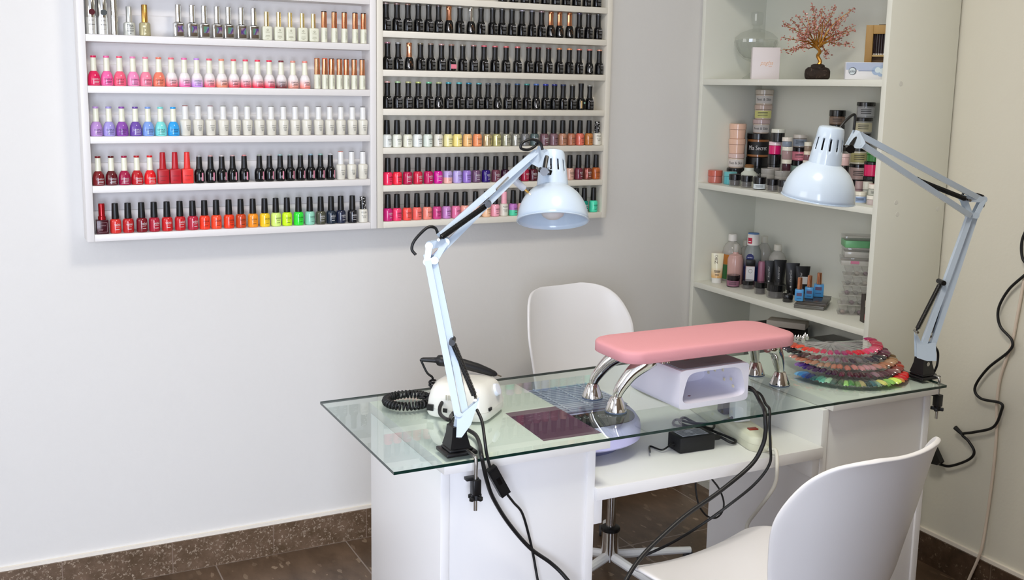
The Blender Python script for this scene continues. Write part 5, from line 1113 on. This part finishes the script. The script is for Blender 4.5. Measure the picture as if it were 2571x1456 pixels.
# second lamp at the far end
eR = 2.48
rimR = D(2053, 500, 2.25); axR = Vector((0, 0, 1))*math.cos(.05)-Vector((.687, .727, 0))*.045+Vector((.727, -.687, 0))*.125
bR = at_z(2338, 950, GT); bR.z = GT+.0003; bR.x -= .012; bR.y += .018
dB = depth(bR)
b = MB(); inv = LAMP1.matrix_basis.inverted(); a, c_ = inv @ D(1326, 483, 2.235), inv @ D(1287, 448, 2.215)
b.tube([a, a.lerp(c_, .25)], .0028, 10); sh_ = obj('handle_pin', b, GOLD, LAMP1)
b = MB(); b.tube([a.lerp(c_, .25), a.lerp(c_, .3), a.lerp(c_, .95), c_], [.0062, .0078, .0078, .006], 14); obj('shade_handle', b, mat('b4b6bc', .3), LAMP1, smooth=50)
b = MB(); b.tube([inv @ D(1246, 476, 2.10), inv @ D(1276, 446, 2.125)], .0026, 8); obj('spring_clip', b, CHROME, LAMP1)
LAMP2 = desk_lamp('white swing-arm lamp clamped by the right wall, shade before the cabinet', rimR, axR, .35, bR, D(2337, 895, dB-.02),
    [D(2298, 834, dB-.02), D(2312, 862, dB-.02), D(2346, 858, dB-.02), D(2348, 904, dB-.02), D(2324, 904, dB-.02), D(2299, 896, dB-.02)],
    [(D(2310, 888, dB-.02), D(2433, 545, eR)), (D(2340, 868, dB-.015), D(2446, 545, eR+.01))],
    None, [D(2418, 498, eR-.01), D(2467, 500, eR), D(2447, 540, eR), D(2433, 540, eR)],
    [(D(2462, 500, eR), D(2150, 334, 2.275)), (D(2434, 540, eR-.008), D(2163, 362, 2.272))],
    [D(2145, 326, 2.275), D(2155, 330, 2.275), D(2170, 358, 2.272), D(2160, 372, 2.27), D(2146, 372, 2.265), D(2124, 366, 2.262)], D(2132, 374, 2.25),
    [(D(2300, 832, dB-.035), D(2363, 708, eR+.015)), (D(2332, 842, dB-.012), D(2384, 711, eR+.04))], [(D(2431, 502, eR-.02), D(2297, 449, 2.385))],
    [[D(2108, 322, 2.26), D(2122, 305, 2.262), D(2140, 289, 2.27), D(2147, 292, 2.272), D(2144, 326, 2.275)],
     [D(2416, 490, eR), D(2424, 484, eR), D(2462, 490, eR), D(2472, 500, eR), D(2468, 520, eR)],
     [D(2346, 868, dB), D(2355, 885, dB+.01), D(2353, 915, dB+.015), D(2345, 935, dB+.02)]], (.015, -.040))

# ------------------------------------------------------------------ cords
def cord(name, label, pts, r, m=None, cat='cable', owner=None, n=8):
    """a lead that belongs to 'owner' is a part of it; without one it is a thing of its own"""
    b = MB()
    if owner is not None:
        inv = owner.matrix_basis.inverted(); pts = [inv @ Vector(p) for p in pts]
    b.tube(smooth_path(pts, n), r, 8); o = obj(name, b, m or CORD, owner, smooth=60)
    if owner is None: tag(o, label, cat)
    return o
def FY(px, py, y): return at_y(px, py, y)
o = cord('lamp_cord', 'thin black lamp cord with inline switch hanging before the left pedestal', [FY(1275, 1243, 1.655), FY(1290, 1262, 1.66), FY(1311, 1288, 1.67), FY(1328, 1345, 1.678), FY(1340, 1400, 1.68), FY(1350, 1456, 1.675), FY(1372, 1560, 1.66)], .0026, owner=LAMP1)
sw = MB(); a, c_ = [LAMP1.matrix_basis.inverted() @ q for q in (FY(1232, 1175, 1.654), FY(1268, 1240, 1.652))]; d = (c_-a).normalized(); sd = Vector((0, -1, 0)); 
for w_, th, u0, u1 in ((.020, .014, 0, 1), (.016, .018, .06, .94)): sw.bar(a.lerp(c_, u0), a.lerp(c_, u1), th, w_, sd, 0)
obj('inline_switch', sw, BLACK, o, smooth=0)
q = MB(); mpt = a.lerp(c_, .45); q.bar(mpt-d*.007, mpt+d*.007, .022, .007, sd, 0); obj('rocker', q, BLACK_GLOSS, o, smooth=0)
DRL = t_drill = bpy.data.objects['nail_drill']
pl = bpy.data.objects['plug']; bpy.context.view_layer.update()
pw = DRL.matrix_basis @ Vector((.006, -.088, .018))
cord('drill_cord', 'thicker black mains cord running from the nail drill over the desk edge', [pw, at_z(1126, 1054, GT+.03), at_z(1106, 1040, GT+.02), at_z(1106, 1018, GT+.03), at_z(1124, 1002, GT+.035), at_z(1150, 1010, GT+.02)-Vector((0, .03, 0)), at_z(1130, 1066, GT+.006), at_z(1158, 1072, GT+.006), at_z(1192, 1090, GT+.006), at_z(1204, 1114, GT+.006), FY(1208, 1138, 1.655), FY(1213, 1165, 1.649), FY(1222, 1205, 1.655), FY(1238, 1250, 1.668), FY(1276, 1312, 1.678), FY(1330, 1375, 1.68), FY(1385, 1415, 1.675), FY(1425, 1456, 1.66), FY(1490, 1545, 1.63)], .0040, owner=DRL)
UVB = at_z(1888, 988, GT+.02)
cord('uv_lamp_cord', 'thick black cord falling from the nail lamp through the knee space', [UVB+Vector((.0, .06, 0)), UVB+Vector((.015, .02, .004)), at_z(1908, 1008, GT+.006), Vector((x_of(1919, 1.665, GT), 1.665, GT+.0062)), FY(1922, 1060, 1.650), FY(1922, 1085, 1.648), FY(1914, 1120, 1.65), FY(1885, 1168, 1.65), FY(1805, 1235, 1.645), FY(1720, 1295, 1.64), FY(1645, 1362, 1.63), FY(1605, 1405, 1.62), FY(1572, 1456, 1.60), FY(1535, 1540, 1.57)], .0046, owner=bpy.data.objects['uv_nail_lamp'])
cord('black_cable', 'thinner black cable beside the thick nail lamp cord, crossing the knee space', [UVB+Vector((.030, .055, -.008)), UVB+Vector((.034, .014, -.008)), at_z(1922, 1014, GT+.005), Vector((x_of(1930, 1.666, GT), 1.664, GT+.0075)), FY(1932, 1066, 1.651), FY(1934, 1120, 1.65), FY(1932, 1165, 1.652), FY(1895, 1215, 1.66), FY(1830, 1268, 1.67), FY(1760, 1318, 1.70), FY(1700, 1355, 1.74), FY(1655, 1378, 1.77), FY(1600, 1402, 1.80)], .0030)
cord('thin_cable', 'thin black cable looped under the knee shelf', [FY(1747, 1205, 1.80), FY(1747, 1228, 1.80), FY(1755, 1268, 1.795), FY(1775, 1295, 1.79), FY(1797, 1300, 1.79), FY(1813, 1285, 1.79), FY(1817, 1260, 1.795), FY(1806, 1228, 1.80), FY(1785, 1200, 1.81)], .0021)
ST = bpy.data.objects['power_strip']
se = ST.matrix_basis @ Vector((.004, -SL/2-.013, .011))
cord('strip_cord', 'white power strip cord dropping behind the front chair seat', [se, se+Vector((.004, -.018, .002)), FY(1951, 1175, 1.672), FY(1946, 1215, 1.69), FY(1925, 1250, 1.72), FY(1895, 1290, 1.78), FY(1880, 1310, 1.80), FY(1874, 1330, 1.80), FY(1868, 1400, 1.80)], .0042, WHITE_CORD, owner=ST)
ADP = bpy.data.objects['power_adapter']
ac = ADP.matrix_basis @ Vector((.079, .002, .0155)); al = ADP.matrix_basis @ Vector((-.058, 0, .012))
def KZ(px, py, z=KS+.006): return at_z(px, py, z)
cord('adapter_cord', 'tangled black adapter cord on the knee shelf', [ac, KZ(1838, 1112), KZ(1847, 1107), KZ(1830, 1098), KZ(1790, 1082), KZ(1755, 1072, KS+.014), KZ(1722, 1068, KS+.012), KZ(1706, 1058), KZ(1716, 1048, KS+.02), KZ(1738, 1058, KS+.02), KZ(1760, 1068, KS+.022), KZ(1788, 1076, KS+.012), KZ(1790, 1064, KS+.010), KZ(1750, 1068, KS+.012), KZ(1712, 1070, KS+.01), KZ(1690, 1064, KS+.006), KZ(1700, 1053), KZ(1740, 1062, KS+.026), KZ(1790, 1063, KS+.03), KZ(1822, 1055, KS+.04), KZ(1838, 1048, KS+.055)], .0030, n=6, owner=ADP)
cord('output_cord', '', [al, al+Vector((-.02, .0, -.006)), KZ(1632, 1118, KS+.004)-Vector((0, 0, .002)), Vector((1.262, 1.80, KS+.010))], .0020, owner=ADP)
# right wall cords
def RX_(px, py, x=2.503): return at_x(px, py, x)
o = cord('hanging_cable', 'wavy black cable with switch hanging along the right wall', [RX_(2585, 560), RX_(2566, 605), RX_(2568, 650), RX_(2590, 676), RX_(2571, 692), RX_(2532, 728), RX_(2507, 775), RX_(2511, 818), RX_(2541, 855), RX_(2533, 882), RX_(2480, 925), RX_(2448, 972), RX_(2462, 1000), RX_(2512, 1012), RX_(2514, 1032), RX_(2494, 1072), RX_(2445, 1085), RX_(2416, 1090), RX_(2432, 1108), RX_(2446, 1135), RX_(2430, 1155), RX_(2385, 1170), RX_(2358, 1165)], .0040)
b = MB(); b.tube([RX_(2418, 1092), RX_(2398, 1073)], [.0045, .007], 10); obj('plug_tip', b, BLACK, o)
b = MB(); b.plate([RX_(2334, 1112, 2.49), RX_(2345, 1114, 2.49), RX_(2366, 1160, 2.49), RX_(2358, 1167, 2.49), RX_(2333, 1160, 2.49)], (1, 0, 0), .018); obj('inline_switch', b, BLACK, o, smooth=0)
cord('wall_cable', 'pale cable running down the right wall to the floor', [RX_(2592, 560, 2.512), RX_(2575, 680, 2.512), RX_(2553, 800, 2.512), RX_(2540, 862, 2.512), RX_(2512, 945, 2.512), RX_(2503, 1010, 2.512), RX_(2502, 1085, 2.512), RX_(2494, 1180, 2.512), RX_(2478, 1300, 2.511), RX_(2462, 1385, 2.502), RX_(2432, 1456, 2.498), RX_(2420, 1490, 2.495)], .0042, mat('d6c8b8', .5))

# ------------------------------------------------------------------ chairs
PROF = [(.216, .432, .12, 8), (.207, .450, .17, 10), (.16, .459, .195, 14), (.08, .457, .205, 18), (0, .452, .205, 20), (-.10, .452, .195, 25), (-.17, .475, .18, 32), (-.205, .53, .18, 42), (-.225, .60, .190, 48), (-.245, .68, .198, 50), (-.262, .75, .180, 46), (-.272, .79, .156, 38), (-.278, .812, .122, 26), (-.281, .823, .075, 12)]
def chair_shell():
    P = smooth_path([(a, b_, 0) for a, b_, _, _ in PROF], 4); W = smooth_path([(w_, A_, 0) for _, _, w_, A_ in PROF], 4); nn = len(P); vs = []; k = 25
    for i in range(nn):
        t_ = (P[min(i+1, nn-1)]-P[max(i-1, 0)]).normalized(); nx, nz = t_.y, -t_.x; A_ = math.radians(W[i].y); R_ = W[i].x/math.sin(A_)
        for j in range(k):
            th = -A_+2*A_*j/(k-1); o_ = R_*(1-math.cos(th)); vs.append((R_*math.sin(th), P[i].x+nx*o_, P[i].y+nz*o_))
    fs = [(i*k+j, i*k+j+1, (i+1)*k+j+1, (i+1)*k+j) for i in range(nn-1) for j in range(k-1)]
    return MB().add(vs, fs)
def chair(label, x, y, rz):
    t_ = thing('shell_chair', label, 'chair', (x, y, 0), rz, 'white swivel shell chairs')
    s_ = obj('seat_shell', chair_shell(), SHELL, t_, smooth=80); m_ = s_.modifiers.new('thickness', 'SOLIDIFY'); m_.thickness = .009; m_.offset = 0
    s2 = s_.modifiers.new('round', 'SUBSURF'); s2.levels = 1; s2.render_levels = 1
    obj('seat_plate', MB().box(-.10, .10, -.10, .10, .420, .440, bev=.004), mat('c8c6c4', .4), t_)
    obj('gas_lift', MB().lathe([(0, .15), (.0145, .15), (.0145, .4195), (0, .4195)], 20), CHROME, t_)
    obj('lift_collar', MB().lathe([(0, .1352), (.027, .1352), (.028, .138), (.028, .146), (.022, .1498), (0, .1498)], 20), BLACK, t_)
    obj('column', MB().lathe([(0, .045), (.026, .045), (.026, .135), (0, .135)], 22), CHROME, t_)
    for k in range(5):
        a = 2*PI*k/5+.3; M_ = Matrix.Rotation(a, 4, 'Z')
        b_ = MB(); b_.tube([M_ @ Vector(p) for p in ((.02, 0, .058), (.12, 0, .054), (.26, 0, .046))], [.014, .013, .010], 10); l_ = obj('base_arm', b_, mat('dcdcdc', .35), t_)
        b_ = MB()
        for s__ in (-1, 1): b_.lathe([(0, -.008), (.0165, -.008), (.018, -.006), (.018, .006), (.0165, .008), (0, .008)], 16, 0, M_ @ Matrix.Translation((.262, .012*s__, .0182)) @ Matrix.Rotation(PI/2, 4, 'X'))
        b_.tube([M_ @ Vector((.262, 0, .018)), M_ @ Vector((.262, 0, .046))], .005, 8); obj('castor', b_, mat('3a3a3c', .5), l_)
    return t_
chair('white shell swivel chair between the desk and the back wall', 1.588, 2.45, PI+.13)
chair('white shell swivel chair in front of the desk, seen from behind', 1.325, 1.464, .15)

# ------------------------------------------------------------------ light: daylight through the window and the door, a ceiling lamp
def area(name, loc, target, sx, sy, power, col):
    l = bpy.data.lights.new(name, 'AREA'); l.shape = 'RECTANGLE'; l.size = sx; l.size_y = sy; l.energy = power; l.color = col
    o_ = bpy.data.objects.new(name, l); C.objects.link(o_); o_.location = loc
    o_.rotation_euler = (Vector(target)-Vector(loc)).to_track_quat('-Z', 'Y').to_euler(); return o_
area('window_daylight', (XL-.12, 1.75, 1.75), (1.0, 1.8, 1.2), 1.45, 1.05, 22, (1.0, .95, .88))
area('door_daylight', (-.70, YF-.12, 1.1), (.3, 2.0, .95), 1.5, 2.1, 190, (.74, .82, 1.0))
t = thing('ceiling_lamp', 'round white ceiling lamp over the middle of the room', 'lamp', (1.0, 1.25, ZC-.06))
obj('lamp_shade', MB().lathe([(0, 0), (.20, 0), (.22, .02), (.22, .05), (0, .059)], 32), mat('fff4e4', .5, emit=3.0), t)
area('ceiling_light', (1.0, 1.25, ZC-.075), (1.0, 1.27, 0), .42, .42, 32, (1.0, .92, .80))
w = bpy.data.worlds.new('sky'); sc.world = w; w.use_nodes = True
bg = w.node_tree.nodes['Background']; bg.inputs[0].default_value = (.75, .85, 1.0, 1); bg.inputs[1].default_value = 1.6

# ------------------------------------------------------------------ camera
cam = bpy.data.cameras.new('camera'); co = bpy.data.objects.new('camera', cam); C.objects.link(co)
co.matrix_world = Matrix(((RT.x, UP.x, -FW.x, 0), (RT.y, UP.y, -FW.y, 0), (RT.z, UP.z, -FW.z, EYE), (0, 0, 0, 1)))
cam.sensor_width = 36; cam.sensor_fit = 'HORIZONTAL'; cam.lens = F/2571*36
cam.shift_x = 0; cam.shift_y = -(728-CY)/2571
cam.clip_start = .02; sc.camera = co
sc.view_settings.view_transform = 'Standard'; sc.view_settings.look = 'None'; sc.view_settings.gamma = 1; sc.view_settings.use_curve_mapping = False
sc.view_settings.exposure = -0.55
sc.cycles.max_bounces = 10; sc.cycles.transparent_max_bounces = 24; sc.cycles.diffuse_bounces = 5
